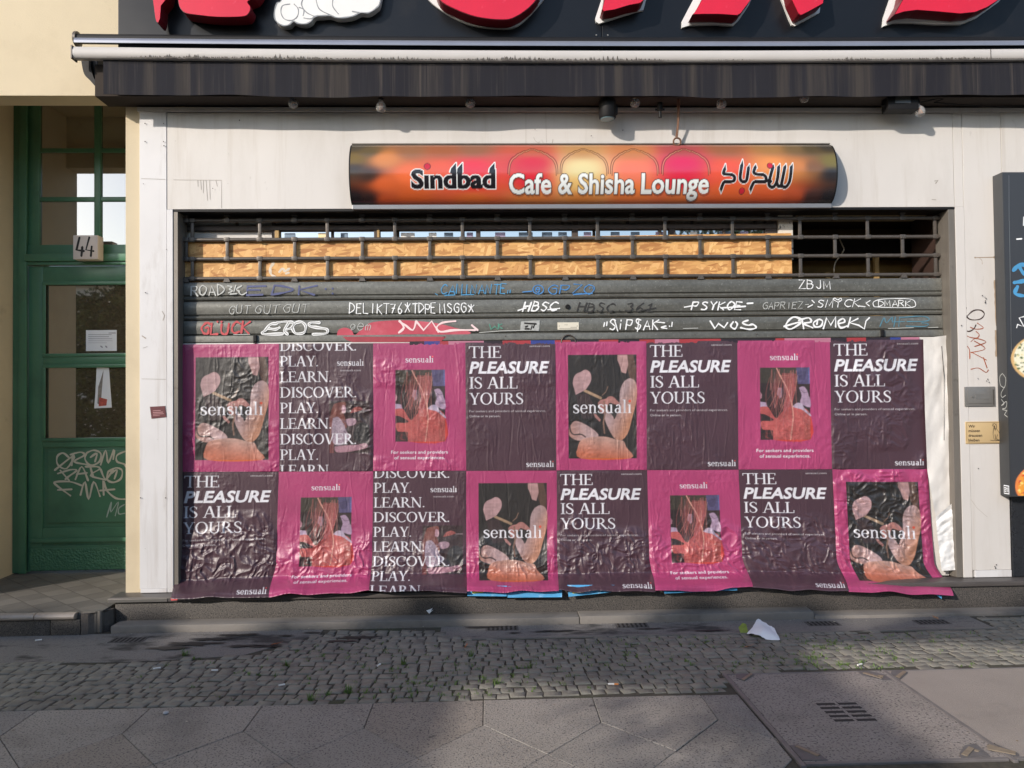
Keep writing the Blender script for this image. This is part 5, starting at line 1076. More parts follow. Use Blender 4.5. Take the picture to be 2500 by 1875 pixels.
# ================================================================== GRAFFITI
FT = {'A': '00 49 80|13 73', 'B': '00 09|09 58 66 45 05|45 74 72 50 00', 'C': '88 59 28 05 12 40 81', 'D': '00 09|09 58 85 52 00', 'E': '79 09 00 70|05 55', 'F': '00 09 79|05 55', 'G': '88 59 28 05 12 40 71 75 45', 'H': '00 09|70 79|05 75', 'I': '40 49', 'J': '69 62 40 12', 'K': '00 09|79 05 70', 'L': '09 00 70', 'M': '00 09 42 79 80', 'N': '00 09 70 79', 'O': '49 17 04 21 50 84 87 49', 'P': '00 09|09 69 77 54 05', 'R': '00 09|09 69 77 55 05|35 80', 'S': '78 39 17 45 73 50 11', 'T': '09 89|49 40', 'U': '09 02 30 60 72 79', 'Y': '09 45 79|45 40', 'Z': '09 79 00 80', '1': '37 59 50|20 80', '3': '08 49 67 45 73 40 01', '6': '69 25 12 40 72 44 13', '7': '09 79 30|25 65', '*': '45 49|45 88|45 71|45 11|45 08', '.': '40 41', '-': '05 75', '"': '29 17|59 47', ':': '31 32|36 37', 'e': '04 74 66 37 04 11 40 72', 'g': '65 36 13 31 64 65 62 50 20', 'm': '00 05|04 26 34 30|34 56 64 60', 'o': '36 14 11 40 71 74 36', 'i': '30 35|38 39', 'w': '08 10 45 70 88'}
ROUND = set('BCDGJOPRSU36egmo')
def letters(txt, x0, x1, yb_, h, jit=.08, slant=0.0, slope=-.008, seed=1, wmul=None):
    rg = random.Random(seed); n = len(txt); cw = (x1-x0)/n; out = []
    for k, c in enumerate(txt):
        if c == ' ' or c not in FT: continue
        ox = x0+k*cw+rg.uniform(-.05, .05)*cw; dy = rg.uniform(-.06, .06)*h; hs = rg.uniform(.92, 1.08)
        for ln in FT[c].split('|'):
            p = [(int(q[0])/9*.86+rg.uniform(-jit, jit)*.5, int(q[1])/9*hs+rg.uniform(-jit, jit)*.5) for q in ln.split()]
            p = [(ox+(a+slant*b)*cw, yb_+dy-b*h+slope*(ox-x0)) for a, b in p]
            out.append(cr(p, 4) if c in ROUND else p)
    return out
YG = YSH-.0172
def graf(lines, w_, mat, label, parent=RS, Y=None):
    g = MB(); strokes(g, lines, w_, YG if Y is None else Y); return g.build('graffiti', mat, parent, label=label)
graf(letters('ROAD', 466, 552, 721, 24, seed=2)+[cr([(556, 698), (566, 700), (560, 706), (568, 710), (558, 715)]), [(576, 697), (571, 712)], cr([(590, 698), (577, 706), (585, 711)]), cr([(582, 711), (590, 720), (602, 714)]), [(562, 718), (578, 717)], [(488, 706), (489, 714)]], .008, M['marker_w2'], 'white tag reading ROAD 3K')
graf(letters('EDK', 602, 790, 720, 22, seed=3, slant=.1)+[[(795, 705), (795, 706)], [(812, 704), (812, 705)], [(812, 716), (812, 717)]], .012, M['marker_b2'], 'faded dark blue tag')
graf(letters('CAMINANTE', 1077, 1240, 718, 22, seed=4, slant=.15)+[[(1086, 721), (1110, 720)], [(1126, 720), (1157, 719)], [(1063, 717), (1068, 720)], [(1240, 709), (1239, 716)], [(1246, 708), (1245, 715)]], .006, M['marker_b'], 'light blue tag reading CAMINANTE')
graf([[(1314+13*math.cos(k*.42), 707+11*math.sin(k*.42)) for k in range(16)]]+letters('e', 1308, 1322, 713, 14, seed=5)+letters('GPZO', 1336, 1456, 717, 22, seed=6, slant=.1)+[[(1276, 713), (1298, 711)], [(1400, 719), (1446, 716)], [(1440, 703), (1440, 705)], [(1447, 702), (1447, 704)]], .006, pm('mid_blue_marker', H(70, 128, 186), .5), 'blue tag with circled letter and GPZO')
graf(letters('ZBJM', 1951, 2032, 705, 20, seed=7, jit=.04), .006, M['marker_w'], 'white tag reading ZBJM')
graf(letters('GUT', 559, 612, 765, 19, seed=8, slant=.2)+letters('GUT', 622, 684, 765, 19, seed=9, slant=.2)+letters('GUT', 690, 757, 763, 19, seed=10, slant=.2), .0045, M['marker_w2'], 'thin white tag reading GUT three times')
graf(letters('DELIKT76*', 853, 1004, 765, 24, seed=11, slant=.05)+letters('TDPE', 1008, 1068, 764, 23, seed=12)+letters('MSGG*', 1074, 1160, 763, 22, seed=13), .0065, M['marker_w'], 'white tag reading DELIKT 76 TDPE MSGG')
graf(letters('HBSC', 1276, 1362, 759, 21, seed=14, slant=.35)+[[(1265, 758), (1284, 752)], [(1338, 756), (1366, 753)]], .0095, M['marker_w'], 'thick white tag reading HBSC')
graf(letters('HBSC.361', 1408, 1596, 761, 20, seed=15, slant=.3)+[[(1570, 757), (1601, 752)]], .0085, M['marker_k'], 'dark tag reading HBSC.361')
graf(letters('PSYKOE', 1688, 1816, 756, 19, seed=16, slant=.2)+[[(1671, 750), (1688, 747)], [(1760, 752), (1820, 748)], [(1824, 741), (1838, 740)]], .009, M['marker_w'], 'smudged white tag on the middle slat')
graf(letters('GAPRIEZ', 1862, 1962, 754, 15, seed=17, slant=.15)+[[(1966, 744), (1974, 743)]], .0045, M['marker_w2'], 'thin white tag reading GAPRIEZ')
graf(letters('SMiCK', 1994, 2104, 750, 18, seed=18, slant=.2)+[[(1972, 750), (1984, 744)], [(1982, 733), (1988, 739)], cr([(2046, 738), (2034, 731), (2038, 728), (2045, 732), (2052, 728), (2054, 733), (2046, 738)]), [(2124, 734), (2114, 740), (2122, 747)], [(2096, 747), (2112, 749)]], .006, M['marker_w'], 'white tag reading SMICK with a heart')
graf([cr([(2134, 749), (2132, 738), (2150, 731), (2190, 729), (2226, 731), (2235, 742), (2228, 750), (2180, 751), (2134, 749)], 4)]+letters('DMARK', 2144, 2228, 748, 14, seed=19, jit=.04), .005, M['marker_w'], 'white tag reading DMARK in an oval')
graf(letters('GLUCK', 490, 614, 815, 26, seed=20, slant=.12)+[[(531, 785), (531, 786)], [(541, 785), (541, 786)]], .013, M['marker_r'], 'red tag reading GLÜCK')
ep = [cr([(676, 790), (660, 792), (648, 806), (640, 812), (648, 816), (690, 815)], 4), cr([(656, 802), (672, 804), (682, 800)], 4), cr([(676, 788), (704, 786), (694, 806), (702, 816)], 4), cr([(704, 786), (716, 788), (712, 800), (700, 804)], 4), cr([(722, 788), (714, 800), (722, 814), (742, 812), (746, 796), (736, 786), (722, 788)], 4), cr([(780, 788), (758, 788), (756, 796), (776, 800), (798, 804), (796, 814), (764, 816)], 4)]
graf(ep, .017, M['marker_w'], 'fat white tag reading EPOS')
g = MB(); strokes(g, ep, .0045, YG-.0009); g.build('graffiti_core', pm('pale_grey_core', H(150, 150, 148), .5), RS)
bl = cr([(822, 822), (826, 806), (842, 800), (858, 806), (866, 818), (880, 806), (900, 790), (930, 784), (990, 782), (1060, 788), (1110, 800), (1150, 812), (1120, 818), (1020, 816), (930, 818), (880, 819), (858, 819), (840, 819), (822, 822)], 4)
g = MB(); g.prism([W(a, min(b, 818.5), YG) for a, b in bl], 'y', YG-.0002, YG+.0002); bo = g.build('spray_blob', pm('red_spray_paint', H(176, 66, 82), .55, var=.14, vs=7, dirt=[(H(206, 120, 130), .5, 4, .5, .7)]), RS, label='red spray blob')
g = MB(); Yr = YSH-.0186; g.prism([W(a, b, Yr) for a, b in ((836, 822), (1090, 822), (1075, 835), (860, 835), (846, 830))], 'y', Yr-.0002, Yr+.0004); g.build('spray_blob', pm('thin_red_spray_paint', H(150, 58, 68), .55, var=.2, vs=7), RS)
graf([cr([(974, 812), (986, 800), (978, 786), (974, 784), (990, 794), (1008, 806), (1016, 784)], 3), [(1016, 784), (1034, 806), (1054, 784), (1070, 810)], cr([(1112, 784), (1080, 788), (1066, 800), (1076, 810), (1110, 806), (1160, 806)], 4), [(1152, 794), (1166, 806)]], .013, pm('pinkish_white_paint', H(226, 200, 200), .5, var=.08), 'white tag reading AMC on the red blob', Y=YG-.0008)
graf(letters('gem', 852, 912, 806, 22, seed=22, slant=.2), .004, M['marker_w2'], 'thin grey tag')
graf(letters('w', 1196, 1226, 803, 12, seed=25)+letters('K', 1216, 1230, 803, 12, seed=26), .007, M['marker_g'], 'faded green scribble')
graf(letters('SiPSAK', 1486, 1612, 804, 24, seed=23, slant=.12)+[[(1476, 788), (1474, 797)], [(1482, 786), (1481, 795)], [(1500, 780), (1508, 808)], [(1560, 780), (1556, 809)], [(1600, 786), (1622, 788)], cr([(1626, 796), (1614, 799), (1628, 802)]), [(1634, 796), (1635, 797)], [(1641, 787), (1640, 797)]], .008, M['marker_w'], 'white tag reading SIPSAK in quote marks')
graf([[(1734, 784), (1745, 802), (1754, 790), (1768, 800), (1776, 788)], cr([(1790, 786), (1784, 796), (1794, 803), (1800, 792), (1796, 786)]), cr([(1826, 782), (1812, 788), (1826, 794), (1838, 792), (1846, 800), (1830, 804), (1808, 800)])], .011, M['marker_w'], 'white tag reading MOS')
graf([cr([(1956, 779), (1938, 774), (1924, 784), (1918, 798), (1932, 803), (1956, 786), (1914, 797)], 4), [(1962, 802), (1958, 780)], cr([(1950, 782), (1974, 776), (1980, 786), (1962, 790), (1984, 800)], 4), cr([(1998, 780), (1986, 788), (1990, 798), (2004, 796), (2008, 784), (1998, 780), (1994, 792)], 4), [(2010, 802), (2018, 776), (2028, 794), (2040, 774), (2040, 798)], cr([(2048, 790), (2062, 786), (2058, 778), (2046, 786), (2052, 800), (2068, 796)], 4), [(2076, 776), (2070, 798)], [(2094, 778), (2074, 788), (2096, 794), (2110, 803), (2114, 784), (2122, 776)]], .0115, M['marker_w'], 'thick white tag reading CROMEK')
graf([cr([(2148, 797), (2158, 776), (2164, 788), (2178, 774), (2178, 784)]), [(2186, 774), (2182, 798)], [(2178, 786), (2208, 785)], [(2196, 774), (2194, 797)], [(2196, 775), (2216, 774)], cr([(2214, 785), (2260, 784), (2268, 778), (2252, 772), (2212, 774)]), cr([(2212, 796), (2256, 797), (2266, 791), (2250, 788)])], .006, pm('dull_teal_marker', H(84, 128, 146), .5), 'faint teal scribble on the lowest slat')
for l_ in ([(570, 817), (610, 816)], [(1170, 812), (1222, 808), (1300, 806)], [(1668, 802), (1704, 801)], [(2168, 802), (2230, 800)], [(2266, 800), (2290, 799)]):
    g = MB(); strokes(g, [l_], .004, YG); g.build('scuff_mark', M['marker_w2'], RS)
Yd = DD-.0045
zo = lambda pts: [(a/3.252, 1050+b/3.252) for a, b in pts]
graf([cr(zo(p), 4) for p in ([(545, 215), (500, 182), (455, 210), (460, 275), (530, 305), (590, 200), (435, 318)], [(575, 205), (570, 280)], [(560, 195), (640, 175), (670, 200), (590, 250), (700, 275)], [(690, 180), (675, 230), (720, 280), (790, 250), (800, 185), (745, 160), (690, 180)], [(720, 215), (770, 185), (755, 250)], [(800, 275), (840, 160), (860, 260), (905, 155), (900, 230)], [(990, 170), (930, 200), (930, 250), (985, 270), (1010, 300)])]+[cr(zo(p), 4) for p in ([(460, 345), (560, 315), (610, 320), (550, 365), (520, 390)], [(480, 320), (550, 400)], [(600, 390), (650, 290), (700, 400)], [(610, 350), (690, 340)], [(680, 290), (770, 290), (790, 310), (720, 360), (840, 395)], [(720, 300), (740, 370)], [(800, 310), (840, 390), (900, 310)], [(860, 330), (850, 390), (900, 415), (960, 385), (970, 320), (920, 300), (860, 330)], [(880, 345), (930, 315), (910, 385)])]+[cr(zo(p), 4) for p in ([(650, 440), (560, 410), (450, 410), (440, 430), (560, 520)], [(460, 475), (570, 470)], [(640, 515), (675, 410), (705, 550), (745, 410), (795, 525)], [(825, 515), (820, 400), (850, 480), (920, 540), (990, 548)], [(795, 480), (910, 470)])], .013, M['tagcream'], 'cream marker tag on the lower door panel', parent=bpy.data.objects['lower_panel'], Y=Yd)
graf([cr(zo(p), 4) for p in ([(848, 690), (885, 570), (880, 650), (940, 570), (915, 680)], [(990, 590), (945, 620), (945, 665), (990, 660)])], .008, pm('pale_door_marker', H(160, 176, 164), .5), 'thin pale scribble on the door panel', parent=bpy.data.objects['lower_panel'], Y=Yd)
pz = lambda pts: [(2250+a/3.32, 400+b/3.32) for a, b in pts]
graf([cr(pz(p), 4) for p in ([(360, 1165), (355, 1215), (390, 1260), (470, 1260), (508, 1220), (480, 1187), (420, 1190), (365, 1240), (335, 1300), (345, 1340), (380, 1358), (420, 1340), (440, 1305)],)], .0075, pm('brown_black_paint', H(62, 46, 40), .5, var=.3), 'dark brush tag on the right pillar', parent=C, Y=-.0025)
graf([cr(pz(p), 4) for p in ([(395, 1325), (440, 1340), (500, 1330), (450, 1290)], [(355, 1390), (400, 1408), (450, 1410), (466, 1385), (440, 1358)], [(400, 1440), (440, 1415), (522, 1445), (430, 1480)], [(425, 1435), (515, 1498), (400, 1530)], [(400, 1525), (525, 1590)], [(345, 1460), (385, 1500), (390, 1580)], [(500, 1570), (530, 1655)], [(400, 1665), (460, 1655), (520, 1690), (540, 1670)])], .0055, M['marker_o'], 'orange brown lower strokes of the pillar tag', parent=C, Y=-.0025)
# ================================================================== RIGHT-HAND PILLAR THINGS
def at_box(mb, x0, y0, x1, y1, Y0, Y1, b=.002): mb.bbox(wx(x0, (y0+y1)/2, Y0), wx(x1, (y0+y1)/2, Y0), Y0, Y1, wz((x0+x1)/2, y1, Y0), wz((x0+x1)/2, y0, Y0), b); return mb
o = at_box(MB(), 2356, 944, 2430, 992, -.012, -.0025).build('letterbox', M['mailbox'], None, smooth=40, label='grey metal letterbox plate set in the white right pillar', cat='letterbox')
at_box(MB(), 2363, 950, 2424, 985, -.0155, -.0122).build('flap', M['mailbox'], o, smooth=40)
at_box(MB(), 2382, 962, 2418, 974, -.0172, -.0157, .0006).build('name_plate', pm('worn_name_plate', H(118, 117, 114), .5, .3), o); x, z = W(2375, 969, -.016)
g = MB(); g.lathe([(.008, 0), (.007, -.003), (.0008, -.0032)], (x, -.0156, z), 'y', 12); g.build('lock', M['chrome'], o)
g = MB(); g.box(wx(2424.5, 950, -.012), wx(2426.5, 950, -.012), -.0127, -.012, wz(2425, 988, -.012), wz(2425, 951, -.012)); g.build('flap_shadow_gap', M['seam'], o)
o = at_box(MB(), 2358, 1029, 2450, 1083, -.009, -.0025, .0015).build('dog_sign', M['brass'], None, smooth=40, label='brass plate reading Wir müssen draussen bleiben with a sitting dog', cat='sign')
def flat_text(txt, px, py, h, Y, mat, parent, name='lettering', off=.0, mb=None, width=None):
    V, T = text_tris(txt, off); x, z = W(px, py, Y); s_ = h/.727; g = mb or MB()
    kx = width/(V[:, 0].max()-V[:, 0].min()) if width else s_
    g.add([(x+a*kx, Y, z+b*s_) for a, b in V-[V[:, 0].min(), 0]], T); return g if mb else g.build(name, mat, parent)
g = MB()
for t_, yy_ in (('Wir', 1044), ('müssen', 1055), ('draussen', 1066.5), ('bleiben', 1078)): flat_text(t_, 2364.5, yy_, .019, -.0094, None, None, off=.02, mb=g)
g.build('lettering', M['ink'], o)
dg = lambda pts: [(2250+a/2.764, 880+b/2.764) for a, b in pts]
g = MB(); strokes(g, [cr(dg(p), 3) for p in ([(478, 430), (490, 440), (485, 460), (482, 500), (490, 535)], [(478, 430), (488, 425), (500, 432), (506, 445), (504, 460), (525, 490), (535, 525), (520, 540), (500, 535)], [(465, 538), (500, 541), (535, 535)], [(490, 460), (505, 462)], [(495, 500), (500, 535)], [(512, 500), (505, 525), (515, 535)], [(476, 438), (484, 445)], [(503, 428), (500, 438)])], .0028, -.0092); strokes(g, [dg([(492, 445), (496, 470)]), dg([(515, 535), (528, 538)])], .006, -.0092); g.build('dog_drawing', M['ink'], o)
g = MB(); strokes(g, [[(2360, 1031), (2448, 1031), (2448, 1081), (2364, 1081), (2360, 1077), (2360, 1031)]], .0018, -.0091); g.build('plate_border', pm('dark_brass_line', H(92, 70, 44), .5), o)
o = MB().prism([W(a, b, -.0065) for a, b in ((366, 993), (403, 991), (406, 1018), (370, 1022))], 'y', -.0075, -.0045).build('pillar_sticker', pm('dark_red_sticker', H(92, 44, 48), .45, var=.2, vs=30), None, label='small dark red sticker on the left white pillar', cat='sticker')
g = MB(); strokes(g, [[(374, 1003+k*4), (396+random.uniform(-8, 4), 1002+k*4)] for k in range(4)], .003, -.0078); g.build('print_lines', pm('pinkish_print', H(186, 140, 140), .6), o)
# dark menu board at the right edge
Ym = -.10
MBd = empty('menu_board', (3.6, Ym, .8), 'dark framed menu board with pizza photos and blue graffiti at the right edge', 'menu board')
mx0 = wx(2456, 800, Ym); mz1, mz0 = wz(2460, 420, Ym), wz(2470, 1213, Ym); mx1 = mx0+.62
g = MB(); g.bbox(mx0, mx1, Ym, -.0035, mz0, mz1, .003); g.build('frame_box', M['board2'], MBd, smooth=40)
cvm = Cv(620, (mz1-mz0)*1000, 4, s2l((56, 58, 62))); hh = (mz1-mz0)*1000; Yp = lambda y: (y-420)/(1213-420)*hh
def pizza(cy, R_, base_, specks, crust):
    cx = 300; cvm.poly([(cx+R_*math.cos(a*.1), cy+R_*.62*math.sin(a*.1)) for a in range(63)], s2l(crust)); cvm.poly([(cx+.93*R_*math.cos(a*.1), cy+.93*R_*.62*math.sin(a*.1)-4) for a in range(63)], s2l(base_))
    rg = random.Random(8)
    for _ in range(420):
        a = rg.uniform(0, 6.28); q = R_*.92*math.sqrt(rg.random()); x_, y_ = cx+q*math.cos(a), cy-4+q*.62*math.sin(a); c_ = rg.choice(specks); r1 = rg.uniform(4, 13)
        cvm.poly([(x_+r1*math.cos(k)*rg.uniform(.6, 1.2), y_+r1*.7*math.sin(k)*rg.uniform(.6, 1.2)) for k in range(6)], s2l(c_))
pizza(Yp(878), 278, (226, 222, 196), [(60, 84, 48), (88, 108, 60), (232, 230, 210), (210, 200, 150), (50, 60, 44)], (206, 170, 116)); pizza(Yp(1190), 272, (222, 150, 60), [(206, 60, 44), (232, 190, 80), (170, 50, 90), (240, 214, 130), (200, 96, 50)], (222, 130, 70))
nu_, nv_ = 120, 420; ss_ = np.linspace(0, 1, nu_)[None]; aa_ = np.linspace(0, 1, nv_)[:, None]
gridmesh('printed_panel', np.stack([np.broadcast_to(mx0+.006+(mx1-mx0-.012)*ss_, (nv_, nu_)), np.full((nv_, nu_), Ym-.0012), np.broadcast_to(mz1-.006+(mz0-mz1+.012)*aa_, (nv_, nu_))], -1), cvm.sample(np.broadcast_to(ss_*620, (nv_, nu_)), np.broadcast_to(aa_*hh, (nv_, nu_))), attrmat('printed_menu_film', .35), MBd)
g = MB(); strokes(g, [[(2463, 428), (2463.5, 540)], [(2464, 540), (2469, 860)]], .0022, Ym-.0012); g.build('edge_trim', M['chrome'], MBd)
graf([cr([(2474, 660), (2490, 646), (2510, 650)]), cr([(2488, 650), (2500, 668), (2520, 668)]), cr([(2476, 690), (2498, 686), (2520, 680)]), cr([(2484, 700), (2478, 716), (2496, 722), (2520, 720)])], .022, M['marker_b'], 'light blue graffiti cut by the board edge', parent=MBd, Y=Ym-.0016)
graf([[(2482, 584), (2494, 583)], [(2502, 583), (2514, 582)], [(2500, 530), (2499, 550)], [(2499, 540), (2508, 534)]], .009, M['marker_w'], 'short white marks on the menu board', parent=MBd, Y=Ym-.0016)
graf([[(2502, 772), (2488, 776), (2500, 798), (2484, 792)], [(2484, 792), (2482, 800)], [(2496, 774), (2512, 771)]], .007, M['marker_w'], 'white angular tag on the menu board', parent=MBd, Y=Ym-.0016)
def side_strokes(lines, wd, mat, label):     # on the board's left flank; points are (depth 0..1 towards the street, pixel row)
    g = MB(); yy = -.004
    for ln in lines:
        P = [(-.012+(Ym+.012)*a, wz(2448, b, -.05)) for a, b in ln]; n = len(P)
        for i in range(n-1):
            a, b = np.array(P[i]), np.array(P[i+1]); t = (b-a)/(np.linalg.norm(b-a)+1e-9); nn = np.array([-t[1], t[0]])*wd/2; x_ = mx0-.0008-i*1e-5
            g.add([(x_, *(a+nn)), (x_, *(a-nn)), (x_, *(b-nn)), (x_, *(b+nn))], [(0, 1, 2, 3)])
    g.build('graffiti', mat, MBd, label=label)
side_strokes([cr([(.5, 912), (.2, 920), (.25, 940), (.7, 945), (.85, 925), (.5, 912)], 4), cr([(.7, 945), (.3, 960), (.4, 970), (.8, 965)], 4), cr([(.3, 975), (.6, 985), (.3, 990), (.85, 980), (.8, 995), (.4, 998)], 4), [(.4, 1000), (.9, 1002), (.6, 1012), (.95, 1018)]], .004, M['marker_w2'], 'thin white tag along the board flank')
g = MB(); z0_, z1_ = wz(2460, 1206, -.07), wz(2460, 1185, -.07); g.box(mx0-.0012, mx0-.0002, -.092, -.042, z0_, z1_); o = g.build('sticker', M['paper'], MBd, label='small black and white sticker')
V, T = text_tris('RYES', .02); kx = .040/(V[:, 0].max()-V[:, 0].min()); g = MB(); g.box(mx0-.0018, mx0-.0014, -.089, -.045, z0_+.006, z1_-.006); g.build('sticker_black', M['ink'], o)
g = MB(); vmin, vmax = V.min(0), V.max(0); g.add([(mx0-.0024, -.047-(vmax[0]-a)*kx+.0, z0_+.012+(b-vmin[1])/(vmax[1]-vmin[1])*(z1_-z0_-.024)) for a, b in V], T); lt = g.build('sticker_letters', M['paper'], o)
# ================================================================== PAPER LAYERS AROUND THE POSTERS
g = MB(); g.box(XO0+.031, XO1-.046, .084, .10, ZL-.004, sz(839)); g.build('lower_panel', M['oldpaper'], C)
def sheet(name, Lp, Rp, Yf, amp, mat, label, cat, nu=14, nv=60, seed=0, group=None, parent=None):
    rg = np.random.default_rng(seed); def_ = lambda P, t: (np.interp(t, np.linspace(0, 1, len(P)), [p[0] for p in P]), np.interp(t, np.linspace(0, 1, len(P)), [p[1] for p in P]))
    t = np.linspace(0, 1, nv); lx, ly = def_(Lp, t); rx, ry = def_(Rp, t); s = np.linspace(0, 1, nu)[None]
    px = lx[:, None]*(1-s)+rx[:, None]*s; py = ly[:, None]*(1-s)+ry[:, None]*s; Y = np.broadcast_to(np.array([Yf(a) for a in t])[:, None], px.shape)-(vnoise(nv, nu, 12, 3, rg)+.6*vnoise(nv, nu, 30, 6, rg))*amp
    d = _f[None, None]*F+_r[None, None]*(px-1250)[..., None]+_u[None, None]*(937.5-py)[..., None]; k = (Y-CAM[1])/d[..., 1]
    return gridmesh(name, CAM[None, None]+d*k[..., None], None, mat, parent, label=label, cat=cat, group=group)
tp = sheet('torn_paper', [(2254, 826), (2258, 1000), (2264, 1150), (2284, 1262), (2299, 1392)], [(2317, 818), (2321, 900), (2332, 1080), (2336, 1225), (2334, 1388)], lambda t: .066, .014, M['oldpaper'], 'torn white paper strip hanging right of the upper and lower posters', 'paper', seed=3)
sheet('scuffed_flap', [(2284, 1262), (2290, 1320), (2299, 1394)], [(2333, 1222), (2341, 1310), (2337, 1391)], lambda t: .045-.02*t, .012, M['tornpaper'], None, None, seed=5, parent=tp)
g = MB(); g.tube([W(*p, .05) for p in []] or [(wx(2299, 845, .05), .05, wz(2299, 845, .05)), (wx(2304, 920, .05), .046, wz(2304, 920, .05)), (wx(2305, 1075, .05), .05, wz(2305, 1075, .05))], .002, 5); g.build('fold_crease', M['seam'], tp)
g = MB(); g.prism([W(a, b, .07) for a, b in ((2318, 824), (2326, 830), (2332, 1000), (2344, 1220), (2349, 1385), (2340, 1390), (2336, 1220), (2324, 900))], 'y', .07, .082); g.build('layered_paper_edge', M['cardbrown'], None, label='brown edge of old paper layers beside the right shutter rail', cat='paper')
rg = random.Random(12); mats_ = [pm('old_red_print', H(150, 52, 58), .5), pm('old_blue_print', H(48, 62, 128), .5), pm('old_pale_print', H(170, 110, 130), .5), pm('old_black_print', H(40, 32, 40), .5)]
g = MB(); x = 1000
while x < 2245:
    w_ = rg.uniform(14, 60); mi = rg.choice([0, 0, 1, 2, 3, 3]); a, b = wx(x, 838, .074), wx(min(x+w_, 2245), 838, .074); g.box(a, b-.0005, .0735, .0755, wz(x, 846-(x-446)*.0068, .074), sz(838.5)-.002, mi); x += w_
g.build('old_poster_edge', mats_, None, label='sliver of older red and blue posters between the shutter rail and the top posters', cat='poster')
M['bluepaper'] = pm('light_blue_paper', H(78, 156, 206), .5, var=.15, vs=9, dirt=[(H(190, 214, 230), .6, 10, .55, .65)])
for i, (Lp, Rp, lb) in enumerate((([(1140, 1430), (1141, 1455)], [(1238, 1430), (1237, 1456)], 'light blue poster scrap hanging from the ledge, leftmost of three'), ([(1240, 1432), (1239, 1459)], [(1372, 1432), (1372, 1458)], 'wide light blue poster scrap under the pink heart paddle poster'), ([(1385, 1428), (1388, 1457)], [(1500, 1428), (1492, 1446)], 'light blue scrap with curled tip under the middle dark slogan poster'), ([(1618, 1430), (1622, 1449)], [(1800, 1428), (1800, 1441)], 'thin light blue paper edge under the lower pink red hair poster'), ([(2272, 1440), (2280, 1449)], [(2300, 1440), (2299, 1462)], 'small blue paper corner under the flared pink poster'))):
    o = sheet('blue_scrap', Lp, Rp, lambda t: -.118-.016*t*t, .008, M['bluepaper'], lb, 'paper scrap', nu=24, nv=10, seed=20+i, group='blue paper scraps under the posters')
    if i in (0, 2): sheet('yellow_print', [(Lp[0][0]+12, 1444), (Lp[0][0]+13, 1449)], [(Lp[0][0]+40, 1442), (Lp[0][0]+40, 1447)], lambda t: -.138, .002, pm('yellow_print', H(206, 206, 90), .5), None, None, nu=6, nv=4, seed=2, parent=o)
g = MB(); g.prism([W(a, b, -.135) for a, b in ((417, 1460), (434, 1461), (433, 1465), (418, 1466))], 'y', -.137, -.132); g.build('red_scrap', pm('coral_paper', H(206, 80, 84), .6), None, label='tiny coral paper tip at the lower left poster corner', cat='paper scrap')
g = MB(); g.prism([W(a, b, -.09) for a, b in ((1041, 1490), (1050, 1487), (1056, 1484), (1052, 1492), (1058, 1488), (1048, 1498))], 'y', -.096, -.0925); g.build('white_scrap', M['paper'], None, label='tiny white paper scrap stuck on the dark plinth', cat='paper scrap')
# ================================================================== GROUND FITTINGS AND LITTER
proto = None
for x, y, rz, lb in ((.07, -.262, 0, 'small slotted vent in the gutter below the lower heart paddle poster'), (.865, -.258, 0, 'slotted vent in the gutter below the lower pink red hair poster'), (-2.13, -.345, .0, 'slotted vent in the concrete apron left of the posters'), (2.03, -.30, 0, 'slotted vent in the gutter right of the white paper litter'), (2.70, -.315, 0, 'rightmost slotted vent in the gutter beside a dry leaf')):
    if proto is None:
        proto = MB().box(x-.10, x+.10, y-.045, y+.045, -.012, -.0015).build('vent_grille', pm('rusty_concrete_rim', H(84, 80, 78), .8, var=.2, vs=20, world=True), None, cat='vent', group='slotted vents in the pavement'); q = MB()
        for k in range(7):
            for r_ in (0, 1): xa = x-.088+k*.027; q.prism([(xa, y-.038+r_*.042), (xa+.013, y-.038+r_*.042), (xa+.016, y-.002+r_*.042), (xa+.003, y-.002+r_*.042)], 'z', -.0014, -.0006)
        q.build('slot', M['dark'], proto); proto['label'] = lb; px_, py_ = x, y
    else: dup(proto, x-px_, y-py_, 0, lb, rz)
M['cover1'] = pm('exposed_aggregate_cover', H(136, 129, 124), .75, var=.12, vs=4, bump=1.6, bs=75, world=True, speck=[(H(74, 70, 68), 95, .56, .64), (H(164, 156, 148), 110, .66, .72)], dirt=[(H(78, 74, 72), .5, 3, .55, .8)])
M['cover2'] = pm('worn_steel_cover', H(146, 138, 131), .62, .1, var=.08, vs=3, bump=.8, bs=150, world=True, dirt=[(H(92, 86, 82), .5, 4, .55, .8)])
M['edge'] = pm('worn_iron_edge', H(112, 108, 107), .55, .15, var=.15, vs=12, world=True)
M['corner'] = pm('cast_iron_corner', H(98, 96, 97), .55, .15, var=.18, vs=20, bump=.5, bs=80, world=True)
M['boss'] = pm('worn_raised_iron', H(136, 124, 108), .5, .3, var=.15, vs=30, world=True)
